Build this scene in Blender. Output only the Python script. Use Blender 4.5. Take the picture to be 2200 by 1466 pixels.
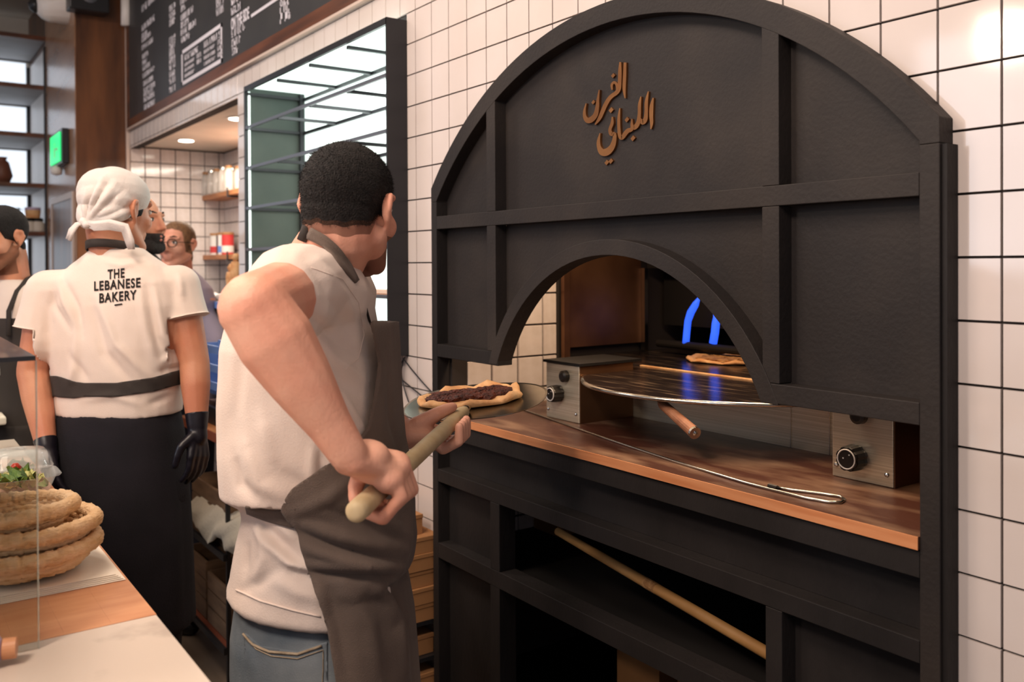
import bpy, bmesh, math, random
import numpy as np
from mathutils import Vector, Matrix
from mathutils.bvhtree import BVHTree
random.seed(7); rng=np.random.default_rng(3)
PI=math.pi
for o in list(bpy.data.objects): bpy.data.objects.remove(o)
COL=bpy.context.scene.collection
SC=bpy.context.scene
V=Vector
# ------------------------------------------------------------------ camera
YAW,PIT,ROL,FPX,SHY=-0.950,-0.008,-0.005,1911.14,-148.4
CAM=V((2.4675,-1.3936,1.52))
def _basis():
    cy,sy,cp,sp,cr,sr=math.cos(YAW),math.sin(YAW),math.cos(PIT),math.sin(PIT),math.cos(ROL),math.sin(ROL)
    w=V((sy*cp,cy*cp,sp)); r=V((cy,-sy,0)); u=r.cross(w)
    return r*cr+u*sr, -r*sr+u*cr, w
CR,CU,CW=_basis()
cd=bpy.data.cameras.new('camera'); cam=bpy.data.objects.new('camera',cd); COL.objects.link(cam)
cd.sensor_width=36; cd.lens=FPX*36/2200; cd.shift_y=SHY/2200; cd.clip_start=.02
cam.matrix_world=Matrix(((CR.x,CU.x,-CW.x,CAM.x),(CR.y,CU.y,-CW.y,CAM.y),(CR.z,CU.z,-CW.z,CAM.z),(0,0,0,1)))
cd.dof.use_dof=True; cd.dof.focus_distance=1.85; cd.dof.aperture_fstop=4.0
SC.camera=cam
def ray(x,y): return CR*((x-1100)/FPX)-CU*((y-733-SHY)/FPX)+CW
def onY(x,y,Y): v=ray(x,y); return CAM+v*((Y-CAM.y)/v.y)
def onX(x,y,X): v=ray(x,y); return CAM+v*((X-CAM.x)/v.x)
def onZ(x,y,Z): v=ray(x,y); return CAM+v*((Z-CAM.z)/v.z)
def atD(x,y,D): return CAM+ray(x,y)*D
def px(p):
    v=p-CAM; D=v.dot(CW); return 1100+FPX*v.dot(CR)/D, 733+SHY-FPX*v.dot(CU)/D
# ------------------------------------------------------------------ view, world, lights
SC.view_settings.view_transform='Standard'; SC.view_settings.look='None'
SC.view_settings.gamma=1; SC.view_settings.use_curve_mapping=False
SC.view_settings.exposure=0.14
wd=bpy.data.worlds.new('world'); SC.world=wd; wd.use_nodes=True
wd.node_tree.nodes['Background'].inputs[0].default_value=(.80,.80,.92,1)
wd.node_tree.nodes['Background'].inputs[1].default_value=.38
def area(name,loc,target,size,power,col,sy=None,spread=None):
    l=bpy.data.lights.new(name,'AREA'); l.energy=power; l.color=col; l.size=size
    if sy: l.shape='RECTANGLE'; l.size_y=sy
    if spread: l.spread=spread
    o=bpy.data.objects.new(name,l); COL.objects.link(o); o.location=loc
    o.rotation_euler=(V(target)-V(loc)).to_track_quat('-Z','Y').to_euler()
    return o
area('ceiling_light_oven',(.75,-1.55,3.35),(1.0,-.1,1.1),.70,18,(1,.79,.64))
area('ceiling_light_oven_right',(2.35,-1.7,3.3),(2.1,-.2,.9),.60,8,(1,.78,.62))
area('ceiling_light_aisle',(.3,-1.5,3.2),(.4,-.8,1.0),.5,15,(1,.82,.68))
area('ceiling_light_counter',(1.9,-2.4,3.1),(1.5,-.9,1.1),.5,42,(1,.82,.70))
area('ceiling_light_left',(-1.8,-1.4,3.55),(-2.0,-.8,1.2),.6,34,(1,.84,.72))
area('daylight_window',(-.72,-5.0,2.3),(.3,0,1.8),.85,26,(.84,.89,1.0),1.7)
area('pendant_lamp',(.58,-2.6,2.50),(1.3,-.6,1.0),.18,11,(1,.82,.64))
area('kitchen_light',(-2.9,.32,2.27),(-2.9,.4,1.0),.5,20,(1,.88,.74))
area('niche_fill_light',(.95,.20,1.77),(.95,.24,1.0),1.3,11,(1,.70,.45),.12)  # added fill, hidden above the mouth arch, to warm the niche tiles and worktop
area('display_light',(-.6,.11,2.24),(-.6,.1,1.4),.5,3,(.95,1,.98),.15)

# ------------------------------------------------------------------ materials
def lin(h):
    h=h.lstrip('#'); c=[int(h[i:i+2],16)/255 for i in (0,2,4)]
    return tuple((x/12.92 if x<=.04045 else ((x+.055)/1.055)**2.4) for x in c)+(1,)
def mat(name,col,rough=.5,metal=0,col2=None,scale=8,stretch=(1,1,1),bump=0,bscale=60,detail=4,lo=.35,hi=.65,emit=None,es=1,trans=0,ior=1.45,alpha=1,spec=None,sheen=0,sss=0,wave=None):
    m=bpy.data.materials.new(name); m.use_nodes=True; nt=m.node_tree; N=nt.nodes; L=nt.links; b=N['Principled BSDF']
    b.inputs['Base Color'].default_value=lin(col); b.inputs['Roughness'].default_value=rough; b.inputs['Metallic'].default_value=metal
    b.inputs['IOR'].default_value=ior
    if trans: b.inputs['Transmission Weight'].default_value=trans
    if alpha<1: b.inputs['Alpha'].default_value=alpha
    if spec is not None: b.inputs['Specular IOR Level'].default_value=spec
    if sheen: b.inputs['Sheen Weight'].default_value=sheen
    if sss: b.inputs['Subsurface Weight'].default_value=sss; b.inputs['Subsurface Radius'].default_value=(.01,.004,.002); b.inputs['Subsurface Scale'].default_value=1
    tc=N.new('ShaderNodeTexCoord'); mp=N.new('ShaderNodeMapping'); mp.inputs['Scale'].default_value=stretch; L.new(tc.outputs['Object'],mp.inputs[0])
    if col2:
        if wave:
            t=N.new('ShaderNodeTexWave'); t.inputs['Scale'].default_value=scale; t.inputs['Distortion'].default_value=wave; t.inputs['Detail'].default_value=detail; t.inputs['Detail Scale'].default_value=1.5
        else:
            t=N.new('ShaderNodeTexNoise'); t.inputs['Scale'].default_value=scale; t.inputs['Detail'].default_value=detail
        L.new(mp.outputs[0],t.inputs['Vector'])
        r=N.new('ShaderNodeValToRGB'); r.color_ramp.elements[0].position=lo; r.color_ramp.elements[1].position=hi
        r.color_ramp.elements[0].color=lin(col); r.color_ramp.elements[1].color=lin(col2)
        L.new(t.outputs[0 if not wave else 1],r.inputs[0]); L.new(r.outputs[0],b.inputs['Base Color'])
    if bump:
        t=N.new('ShaderNodeTexNoise'); t.inputs['Scale'].default_value=bscale; t.inputs['Detail'].default_value=3; L.new(mp.outputs[0],t.inputs['Vector'])
        bp=N.new('ShaderNodeBump'); bp.inputs['Strength'].default_value=bump; bp.inputs['Distance'].default_value=.01; L.new(t.outputs[0],bp.inputs['Height']); L.new(bp.outputs[0],b.inputs['Normal'])
    if emit: b.inputs['Emission Color'].default_value=lin(emit); b.inputs['Emission Strength'].default_value=es
    return m
M={}
M['tile']=mat('glazed_white_tile','#d6cbc6',.08,col2='#cec2bb',scale=3,bump=.02,bscale=6)
M['grout']=mat('dark_grout','#29221f',.9)
M['black']=mat('black_stained_wood','#292524',.6,spec=.25,col2='#201d1c',scale=5,stretch=(1,1,.4),bump=.12,bscale=90)
M['blackdust']=mat('black_painted_wood_scuffed','#272322',.58,spec=.25,col2='#3b342f',scale=3.2,stretch=(1,1,1),bump=.1,bscale=120,detail=6,lo=.45,hi=.85)
M['steelblack']=mat('black_metal','#2b2b2e',.35,.3)
M['bargrey']=mat('grey_painted_steel','#6d7078',.35,.5)
M['green']=mat('grey_green_panel','#48524b',.55,col2='#3d4741',scale=4)
M['copper']=mat('copper_lettering','#c98a55',.28,.95,col2='#a86f45',scale=12)
M['top']=mat('floured_walnut_worktop','#42241a',.36,col2='#80644f',scale=7,stretch=(.8,2.2,2),bump=.06,bscale=60,detail=12,lo=.47,hi=.78)
M['flour']=mat('floured_walnut','#5a3222',.45,col2='#8a6a50',scale=5,stretch=(1,3,3),detail=10,lo=.4,hi=.9)
M['edge']=mat('orange_wood_edge','#cc8c60',.5,col2='#bb774c',scale=14,stretch=(.3,2,5),detail=6)
M['steel']=mat('brushed_stainless','#d8cdb8',.32,.7,col2='#c0b39a',scale=30,stretch=(.05,1,12),bump=.03,bscale=5)
M['steeldark']=mat('smoky_steel_deck','#2c2422',.2,.5,col2='#8a7460',scale=7,stretch=(1,9,1),bump=.03,bscale=20,detail=12,lo=.52,hi=.74)
M['steelplain']=mat('plain_steel','#c2bdb4',.2,1)
M['coppersheet']=mat('heat_tinted_steel','#8a6244',.38,.75,col2='#5c3d2b',scale=3,bump=.04,bscale=5)
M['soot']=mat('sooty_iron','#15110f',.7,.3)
M['knob']=mat('black_knob_plastic','#17120f',.35)
M['white']=mat('white_marking','#dcd6cf',.5)
M['flame']=mat('blue_gas_flame','#2f62e0',.5,emit='#2f5ff0',es=1.1,alpha=.75)
M['dough']=mat('baked_dough','#e2b684',.75,col2='#c98e5a',scale=28,bump=.35,bscale=60)
M['meat']=mat('minced_meat_topping','#6b3322',.6,col2='#35160f',scale=80,bump=1,bscale=160)
M['cheese']=mat('zaatar_topping','#b98a58',.8,col2='#8f6238',scale=60,bump=.5,bscale=120)
M['pale']=mat('pale_beech_handle','#cbb690',.6,col2='#bda47c',scale=8,stretch=(3,3,.6),bump=.05)
M['handlewood']=mat('worn_red_wood_handle','#9c6a4c',.6,col2='#7c4f38',scale=20,bump=.1)
M['pole']=mat('golden_wood_pole','#c3935a',.6,col2='#ae7f49',scale=8)
M['peel']=mat('brushed_aluminium','#a9a293',.25,1,col2='#8a8475',scale=10,bump=.03,bscale=6)
M['skin']=mat('skin_light','#e8b096',.5,col2='#e09a80',scale=9,bump=.10,bscale=220,sss=.06)
M['skin2']=mat('skin_tan','#c98c6c',.5,col2='#bb7658',scale=9,bump=.10,bscale=220,sss=.05)
M['skin3']=mat('skin_rosy','#e0a58a',.5,col2='#d88f76',scale=9,bump=.05,bscale=220,sss=.05)
M['hair']=mat('black_cropped_hair','#0d0907',.8,col2='#1c1512',scale=160,bump=.9,bscale=330)
M['hairbrown']=mat('light_brown_hair','#6b4a30',.6,col2='#8a6543',scale=30,stretch=(4,4,1),bump=.5,bscale=90)
M['stubble']=mat('stubble','#a66e50',.8,col2='#87553c',scale=300,bump=.3,bscale=400)
M['beard']=mat('black_beard','#17100c',.8,col2='#2a1e18',scale=200,bump=.9,bscale=300)
M['shirt']=mat('cream_cotton_jersey','#e3d3c7',.85,col2='#dac7b9',scale=5,bump=.12,bscale=350,sheen=.15)
M['apron']=mat('taupe_grey_canvas','#6a5b51',.9,col2='#5f5148',scale=9,bump=.25,bscale=500,sheen=.1)
M['aprondark']=mat('charcoal_canvas','#3c3531',.9,col2='#332d2a',scale=9,bump=.2,bscale=400)
M['navy']=mat('near_black_cloth','#17131a',.95,col2='#100d13',scale=10,bump=.2,bscale=300)
M['jeans']=mat('faded_denim','#5d6871',.85,col2='#8a9194',scale=7,bump=.12,bscale=420,detail=6)
M['thread']=mat('pale_frayed_thread','#b9a78e',.9,col2='#97866f',scale=40,bump=.5)
M['cap']=mat('white_bandana_cloth','#ddd5cf',.85,col2='#d2c8c1',scale=8,bump=.15,bscale=200)
M['lilac']=mat('lilac_grey_cloth','#a99fb0',.85,bump=.2,bscale=80)
M['greycloth']=mat('pale_grey_towel','#b3aaa0',.95,bump=.3,bscale=100)
M['ink']=mat('black_shirt_print','#1d1917',.9)
M['shoe']=mat('black_leather_shoe','#151313',.4)
M['glove']=mat('black_nitrile_glove','#15121a',.35)
M['lip']=mat('lips_pink','#b06a58',.45)
M['eye']=mat('eye_white','#d8d0c8',.3); M['iris']=mat('dark_iris','#1c120c',.2)
M['marble']=mat('cream_marble','#cbbcad',.25,col2='#8a7c70',scale=6,detail=10,lo=.56,hi=.78)
M['beech']=mat('beech_board','#cb9168',.45,col2='#bd8058',scale=7,stretch=(6,1,1),bump=.03)
M['straw']=mat('palm_leaf_weave','#eac79b',.75,col2='#d3a772',scale=24,stretch=(1,1,3),bump=.5,bscale=90)
M['paper']=mat('greaseproof_paper','#f1e5d3',.8,bump=.08,bscale=30)
M['plastic']=mat('clear_plastic','#f2f2ee',.08,alpha=.20,spec=.8)
M['jarglass']=mat('pale_jar_glass','#efe6dc',.08,alpha=.38,spec=.8)
M['glass']=mat('clear_glass','#f3f7f4',.01,trans=1,ior=1.05)
M['glassedge']=mat('glass_edge','#cfd6c8',.15,trans=.5,alpha=.55)
M['lettuce']=mat('lettuce_green','#6f8a35',.5,col2='#4c6a25',scale=20,bump=.6,bscale=60)
M['lettucepale']=mat('lettuce_pale','#d6cf86',.5,col2='#bdbb66',scale=20,bump=.6,bscale=60)
M['tomato']=mat('tomato_red','#b8341f',.3)
M['woodwall']=mat('dark_mahogany','#74482a',.35,col2='#3b2114',scale=2.2,stretch=(3,3,.5),detail=6,bump=.03)
M['woodsheen']=mat('polished_wood_veneer','#a87d5e',.25,col2='#8a5f42',scale=2,stretch=(.6,.6,3),detail=3)
M['boardwood']=mat('brown_board_frame','#6e3f27',.4,col2='#4a2818',scale=5,stretch=(.4,2,4))
M['slate']=mat('blackboard','#2c2b2d',.45,col2='#353434',scale=4)
M['chalk']=mat('white_chalk_print','#cfcbd2',.8)
M['trimwhite']=mat('pinkish_white_trim','#cdb8ab',.4)
M['plaster']=mat('white_plaster','#d8cdbf',.8,col2='#cabfb2',scale=3)
M['shelfgrey']=mat('light_grey_shelf_board','#a9a7a8',.6,col2='#97928f',scale=3)
M['fade']=mat('clipped_hair_fade','#5a3a28',.8,alpha=.45)
M['woodshelf']=mat('oak_shelf','#b3764a',.5,col2='#99603a',scale=8,stretch=(1,4,4))
M['blue']=mat('blue_plastic','#6d8fd0',.4)
M['floor']=mat('grey_stone_floor','#7d756c',.5,col2='#6b645c',scale=6)
M['floor2']=mat('tan_floor_boards','#8e7b68',.45,col2='#75634f',scale=3,stretch=(.6,5,1))
M['card']=mat('kraft_cardboard','#ab7a4d',.85,col2='#9a6b42',scale=5,bump=.05)
M['crate']=mat('stained_crate','#8b6d52',.7,col2='#715640',scale=6,stretch=(1,1,5),bump=.1)
M['redwood']=mat('red_brown_board','#a85f45',.5,col2='#8f4d37',scale=6)
M['cloth']=mat('crumpled_beige_cloth','#c9bda8',.9,bump=.3,bscale=70)
M['lit']=mat('backlit_white_pane','#e8f4ee',.5,emit='#e6f5ef',es=1.35)
M['sky']=mat('bright_window_pane','#dfe8f2',.5,emit='#dfe9f5',es=1.1)
M['lamp']=mat('lamp_glow','#ffffff',.5,emit='#fff2dc',es=14)
M['green_exit']=mat('green_exit_glow','#18b060',.4,emit='#20c86c',es=1.6)
M['whiteplastic']=mat('white_plastic','#e4ddd8',.4)
M['red']=mat('red_label','#c43a3a',.5)
M['jarlid']=mat('wood_lid','#a5774d',.6)
M['leaf']=mat('dark_leaf','#2c3a22',.6,bump=.3)
M['terra']=mat('brown_ceramic','#6d4030',.5)
M['violet']=mat('lilac_label','#b9a5bd',.4)
# ------------------------------------------------------------------ mesh helpers
OLD=Matrix.Translation((0,0,1.52))@Matrix.Scale(2/3,4)@Matrix.Translation((0,0,-1.52))
class MB:
    def __init__(s,xf=None): s.b=bmesh.new(); s.xf=xf
    def _add(s,vs,fs):
        v=[s.b.verts.new(s.xf@V(p) if s.xf else V(p)) for p in vs]
        for f in fs:
            try: s.b.faces.new([v[i] for i in f])
            except ValueError: pass
        return s
    def box(s,x0,x1,y0,y1,z0,z1,m=None):
        P=[(x0,y0,z0),(x1,y0,z0),(x1,y1,z0),(x0,y1,z0),(x0,y0,z1),(x1,y0,z1),(x1,y1,z1),(x0,y1,z1)]
        if m: P=[m@V(p) for p in P]
        return s._add(P,[(0,3,2,1),(4,5,6,7),(0,1,5,4),(1,2,6,5),(2,3,7,6),(3,0,4,7)])
    def tube(s,pts,r,n=10,closed=False,caps=True):
        pts=[V(p) for p in pts]; N=len(pts); R=r if isinstance(r,(list,tuple)) else [r]*N
        vs=[];up=None
        for i,p in enumerate(pts):
            t=(pts[(i+1)%N]-pts[i-1]) if closed else (pts[min(i+1,N-1)]-pts[max(i-1,0)])
            t.normalize()
            if up is None: up=V((0,0,1)) if abs(t.z)<.9 else V((1,0,0))
            a=t.cross(up); 
            if a.length<1e-6: a=t.orthogonal()
            a.normalize(); b=a.cross(t); up=b
            for k in range(n):
                c=2*PI*k/n; vs.append(p+a*R[i]*math.cos(c)+b*R[i]*math.sin(c))
        fs=[]
        for i in range(N if closed else N-1):
            for k in range(n):
                j=(i+1)%N; fs.append((i*n+k,i*n+(k+1)%n,j*n+(k+1)%n,j*n+k))
        if caps and not closed: fs+= [tuple(range(n))[::-1],tuple((N-1)*n+k for k in range(n))]
        return s._add(vs,fs)
    def lathe(s,prof,c=(0,0,0),n=24,axis=None):
        c=V(c); Q=V((0,0,1)).rotation_difference(V(axis)).to_matrix() if axis is not None else Matrix.Identity(3)
        vs=[];fs=[]
        for r,z in prof:
            for k in range(n):
                a=2*PI*k/n; vs.append(c+Q@V((r*math.cos(a),r*math.sin(a),z)))
        m=len(prof)
        for i in range(m-1):
            for k in range(n): fs.append((i*n+k,i*n+(k+1)%n,(i+1)*n+(k+1)%n,(i+1)*n+k))
        fs.append(tuple(range(n))[::-1]); fs.append(tuple((m-1)*n+k for k in range(n)))
        return s._add(vs,fs)
    def strip(s,A,B,y0,y1):
        # closed band between polylines A and B in the XZ plane, thick from y0 to y1
        n=len(A); vs=[(a[0],y0,a[1]) for a in A]+[(b[0],y0,b[1]) for b in B]+[(a[0],y1,a[1]) for a in A]+[(b[0],y1,b[1]) for b in B]
        fs=[]
        for i in range(n-1):
            fs+=[(i,i+1,n+i+1,n+i),(2*n+i,3*n+i,3*n+i+1,2*n+i+1),(i,2*n+i,2*n+i+1,i+1),(n+i,n+i+1,3*n+i+1,3*n+i)]
        fs+=[(0,n,3*n,2*n),(n-1,3*n-1,4*n-1,2*n-1)]
        return s._add(vs,fs)
    def grid(s,P):
        h=len(P);w=len(P[0]); return s._add([p for r in P for p in r],[(i*w+j,i*w+j+1,(i+1)*w+j+1,(i+1)*w+j) for i in range(h-1) for j in range(w-1)])
    def obj(s,name,m,parent=None,smooth=False,bevel=0,at=None,solid=0):
        bmesh.ops.remove_doubles(s.b,verts=s.b.verts,dist=1e-6)
        bmesh.ops.recalc_face_normals(s.b,faces=s.b.faces)
        me=bpy.data.meshes.new(name); s.b.to_mesh(me); s.b.free()
        return link(name,me,m,parent,smooth,bevel,at,solid)
def link(name,me,m,parent=None,smooth=False,bevel=0,at=None,solid=0):
    o=bpy.data.objects.new(name,me); COL.objects.link(o)
    if m is not None: me.materials.clear(); me.materials.append(M[m] if isinstance(m,str) else m)
    org=V(at) if at is not None else None
    if org is None and parent is None and len(me.vertices):
        c=np.empty(len(me.vertices)*3); me.vertices.foreach_get('co',c); c=c.reshape(-1,3)
        org=V(((c[:,0].min()+c[:,0].max())/2,(c[:,1].min()+c[:,1].max())/2,c[:,2].min()))
    if parent is not None:
        o.parent=parent; org=WL[parent.name]
        me.transform(Matrix.Translation(-org)); WL[o.name]=org
    else:
        me.transform(Matrix.Translation(-org)); o.location=org; WL[o.name]=org
    if smooth: me.polygons.foreach_set('use_smooth',[True]*len(me.polygons))
    if bevel:
        b=o.modifiers.new('bevel','BEVEL'); b.width=bevel; b.segments=2; b.limit_method='ANGLE'; b.angle_limit=.7; b.harden_normals=False
    if solid:
        b=o.modifiers.new('solid','SOLIDIFY'); b.thickness=solid; b.offset=0
    return o
WL={}   # world origin of every object (no rotations are used on parents)
def tag(o,label,cat,group=None,kind=None):
    if label: o['label']=label
    if cat: o['category']=cat
    if group: o['group']=group
    if kind: o['kind']=kind
    return o
def thing(name,loc,label,cat,group=None):
    o=bpy.data.objects.new(name,None); COL.objects.link(o); o.location=loc; o.empty_display_size=.05; WL[o.name]=V(loc)
    return tag(o,label,cat,group)
def lab(o,l): o['label']=l; return o
def st(o): o['kind']='structure'; return o
def O(x,y,z): return OLD@V((x,y,z))
# ---- organic helper
class ORG:
    def __init__(s): s.m=MB()
    def cap(s,p0,p1,r0,r1=None,n=14):
        r1=r0 if r1 is None else r1; p0=V(p0);p1=V(p1); d=p1-p0; L=max(d.length,1e-5)
        prof=[(max(1e-4,r0*math.cos(a)),-r0*math.sin(a)) for a in np.linspace(PI/2-.02,0,5)]+[(max(1e-4,r1*math.cos(a)),L+r1*math.sin(a)) for a in np.linspace(0,PI/2-.02,5)]
        s.m.lathe(prof,p0,n,d/L if d.length>1e-5 else None); return s
    def chain(s,pts,rs):
        for i in range(len(pts)-1): s.cap(pts[i],pts[i+1],rs[i],rs[i+1])
        return s
    def ell(s,c,r,X=None,n=18):
        X=X or Matrix.Identity(3); c=V(c); vs=[];fs=[];m=10
        for i in range(m+1):
            a=-PI/2+.03+(PI-.06)*i/m
            for k in range(n):
                t=2*PI*k/n; vs.append(c+X@V((r[0]*math.cos(a)*math.cos(t),r[1]*math.cos(a)*math.sin(t),r[2]*math.sin(a))))
        for i in range(m):
            for k in range(n): fs.append((i*n+k,i*n+(k+1)%n,(i+1)*n+(k+1)%n,(i+1)*n+k))
        fs+=[tuple(range(n))[::-1],tuple(m*n+k for k in range(n))]
        s.m._add(vs,fs); return s
    def loft(s,rings,n=32,e=2.4):
        vs=[];fs=[]
        for c,a,b in rings:
            for k in range(n):
                t=2*PI*k/n; ct,sn=math.cos(t),math.sin(t)
                q=(abs(ct)**e+abs(sn)**e)**(-1/e); vs.append(V(c)+V(a)*ct*q+V(b)*sn*q)
        m=len(rings)
        for i in range(m-1):
            for k in range(n): fs.append((i*n+k,i*n+(k+1)%n,(i+1)*n+(k+1)%n,(i+1)*n+k))
        fs+=[tuple(range(n))[::-1],tuple((m-1)*n+k for k in range(n))]
        s.m._add(vs,fs); return s
    def mesh(s,vox,it=4,name='organic'):
        bmesh.ops.recalc_face_normals(s.m.b,faces=s.m.b.faces)
        me=bpy.data.meshes.new(name); s.m.b.to_mesh(me); s.m.b.free()
        o=bpy.data.objects.new('tmp',me); COL.objects.link(o)
        r=o.modifiers.new('r','REMESH'); r.mode='VOXEL'; r.voxel_size=vox
        if it: q=o.modifiers.new('s','SMOOTH'); q.iterations=it; q.factor=.5
        dg=bpy.context.evaluated_depsgraph_get(); dg.update()
        n=bpy.data.meshes.new_from_object(o.evaluated_get(dg)); n.name=name
        bpy.data.objects.remove(o); bpy.data.meshes.remove(me); return n
def coords(me):
    c=np.empty(len(me.vertices)*3); me.vertices.foreach_get('co',c); c=c.reshape(-1,3)
    n=np.empty(len(me.vertices)*3); me.vertices.foreach_get('normal',n); return c,n.reshape(-1,3)
def setco(me,c): me.vertices.foreach_set('co',c.reshape(-1)); me.update()
def folds(me,lines):
    # lines: (p0,p1,amp,width) ridges (amp<0 = grooves), displacement along the normal
    c,n=coords(me); d=np.zeros(len(c))
    for p0,p1,amp,w in lines:
        p0=np.array(p0);p1=np.array(p1);v=p1-p0; t=np.clip(((c-p0)@v)/(v@v),0,1)
        q=c-(p0+t[:,None]*v); r2=(q**2).sum(1); e=np.sin(np.clip(t,0.02,.98)*PI)**.5
        d+=amp*np.exp(-r2/(w*w))*e
    setco(me,c+n*d[:,None]); return me
def folds_px(me,lines,scale=1.):
    # creases drawn over the visible side of a garment: each polyline is laid on the surface first
    b_=bmesh.new(); b_.from_mesh(me); tr=BVHTree.FromBMesh(b_); b_.free(); segs=[]
    for pts,amp,w in lines:
        hit=[]
        for (a,b) in zip(pts[:-1],pts[1:]):
            for k in range(4):
                h=tr.ray_cast(CAM,ray(a[0]+(b[0]-a[0])*k/4,a[1]+(b[1]-a[1])*k/4).normalized())
                if h[0] is not None: hit.append(h[0])
        h=tr.ray_cast(CAM,ray(*pts[-1]).normalized())
        if h[0] is not None: hit.append(h[0])
        if len(hit)>1: segs.append((hit,amp*scale,w))
    c,n=coords(me); d=np.zeros(len(c))
    for hit,amp,w in segs:
        best=np.full(len(c),9.); tt=np.zeros(len(c)); N=len(hit)-1
        for i in range(N):
            p0=np.array(hit[i]);v=np.array(hit[i+1])-p0; t=np.clip(((c-p0)@v)/(v@v+1e-12),0,1); q=np.linalg.norm(c-(p0+t[:,None]*v),axis=1)
            k=q<best; best[k]=q[k]; tt[k]=(i+t[k])/N
        d+=amp*np.exp(-(best/w)**2)*np.sin(np.clip(tt,.03,.97)*PI)**.5
    setco(me,c+n*d[:,None]); return me
def wobble(me,amp,fr,seed=0):
    c,n=coords(me); g=np.random.default_rng(seed); d=np.zeros(len(c))
    for i in range(5):
        k=g.normal(size=3)*fr; d+=np.sin(c@k+g.uniform(0,6))
    setco(me,c+n*(amp*d/5)[:,None]); return me
def npx(c):
    v=c-np.array(CAM); D=v@np.array(CW); return 1100+FPX*(v@np.array(CR))/D, 733+SHY-FPX*(v@np.array(CU))/D
def shell(src,mask,h,name,taper=0,rim=True,rough=0,seed=1):
    # cloth/hair lying on a surface: faces where mask>0, edge slid to mask=0, lifted by h
    c,n=coords(src); m=mask(c)
    bm=bmesh.new(); bm.from_mesh(src)
    bm.verts.ensure_lookup_table()
    kill=[f for f in bm.faces if all(m[v.index]<=0 for v in f.verts)]
    bmesh.ops.delete(bm,geom=kill,context='FACES')
    bm.verts.index_update()
    me=bpy.data.meshes.new(name); 
    bm.to_mesh(me); bm.free()
    c,n=coords(me)
    for it in range(3):
        m=mask(c); bad=m<0
        if not bad.any(): break
        e=1e-3; g=np.stack([(mask(c+np.eye(3)[i]*e)-m)/e for i in range(3)],1)
        g=g-(g*n).sum(1)[:,None]*n
        gg=(g**2).sum(1)+1e-4; st_=-(m/gg)[:,None]*g; l=np.linalg.norm(st_,axis=1)
        st_*=np.minimum(1,.012/(l+1e-9))[:,None]; c[bad]+=st_[bad]
    m=np.maximum(mask(c),0)
    hh=h*(np.minimum(1,m/taper) if taper else 1.)*np.ones(len(c))
    if rough: hh=hh+rough*np.random.default_rng(seed).uniform(-1,1,len(c))*np.minimum(1,m/(taper or 1e-3))
    setco(me,c+n*hh[:,None])
    if rim:
        bm=bmesh.new(); bm.from_mesh(me); ed=[e for e in bm.edges if e.is_boundary]
        nn={}
        for e in ed:
            for v in e.verts: nn[v]=v.normal.copy()
        r=bmesh.ops.extrude_edge_only(bm,edges=ed)
        nv=[g for g in r['geom'] if isinstance(g,bmesh.types.BMVert)]
        ol=list(nn.keys())
        from mathutils.kdtree import KDTree
        kd=KDTree(len(ol)); [kd.insert(v.co,i) for i,v in enumerate(ol)]; kd.balance()
        for v in nv:
            _,i,_=kd.find(v.co); v.co=v.co-nn[ol[i]]*(h+.004)
        bm.normal_update(); bm.to_mesh(me); bm.free()
    return me
def drape(pts,src,off=.001,sub=6):
    bm=bmesh.new(); bm.from_mesh(src); t=BVHTree.FromBMesh(bm); out=[]
    for (a,b) in zip(pts[:-1],pts[1:]):
        for i in range(sub):
            x=a[0]+(b[0]-a[0])*i/sub; y=a[1]+(b[1]-a[1])*i/sub
            h=t.ray_cast(CAM,ray(x,y).normalized())
            if h[0] is not None: out.append(h[0]+h[1]*off)
    bm.free(); return out
def text_mesh(s,size,extr=.0,bold=0,sp=1.0,align='CENTER'):
    cu=bpy.data.curves.new('t','FONT'); cu.body=s; cu.size=size; cu.extrude=extr; cu.offset=bold; cu.align_x=align; cu.space_character=sp
    o=bpy.data.objects.new('t',cu); COL.objects.link(o); dg=bpy.context.evaluated_depsgraph_get(); dg.update()
    me=bpy.data.meshes.new_from_object(o.evaluated_get(dg)); bpy.data.objects.remove(o); return me

#================================================================== SETTING
def Tt(x0,x1,z0,z1,axis='Y',d=.005):
    pass
# one bevelled tile mesh, 1x1 in local X/Z, front towards -Y
def tile_mesh():
    b=.022; m=MB(); 
    vs=[(0,0,0),(1,0,0),(1,0,1),(0,0,1),(b,-1,b),(1-b,-1,b),(1-b,-1,1-b),(b,-1,1-b),(.55*b,-.7,.55*b),(1-.55*b,-.7,.55*b),(1-.55*b,-.7,1-.55*b),(.55*b,-.7,1-.55*b)]
    fs=[(4,5,6,7)]
    for i in range(4): j=(i+1)%4; fs+=[(i,j,8+j,8+i),(8+i,8+j,4+j,4+i)]
    m._add(vs,fs); bmesh.ops.recalc_face_normals(m.b,faces=m.b.faces)
    me=bpy.data.meshes.new('tile'); m.b.to_mesh(me); m.b.free(); me.materials.append(M['tile']); return me
TILE=tile_mesh(); G=.0021; TH=.006
def tile(parent,org,ax,w,h,thick=TH):
    # org lower-left corner, ax: 'Y' faces -Y, 'X' faces +X (running along +Y)
    o=bpy.data.objects.new('tile',TILE); COL.objects.link(o); o.parent=parent
    p=V(org)-WL[parent.name]; o.location=p
    o.scale=(w,thick,h)
    if ax=='X': o.rotation_euler=(0,0,PI/2)
    return o
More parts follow.
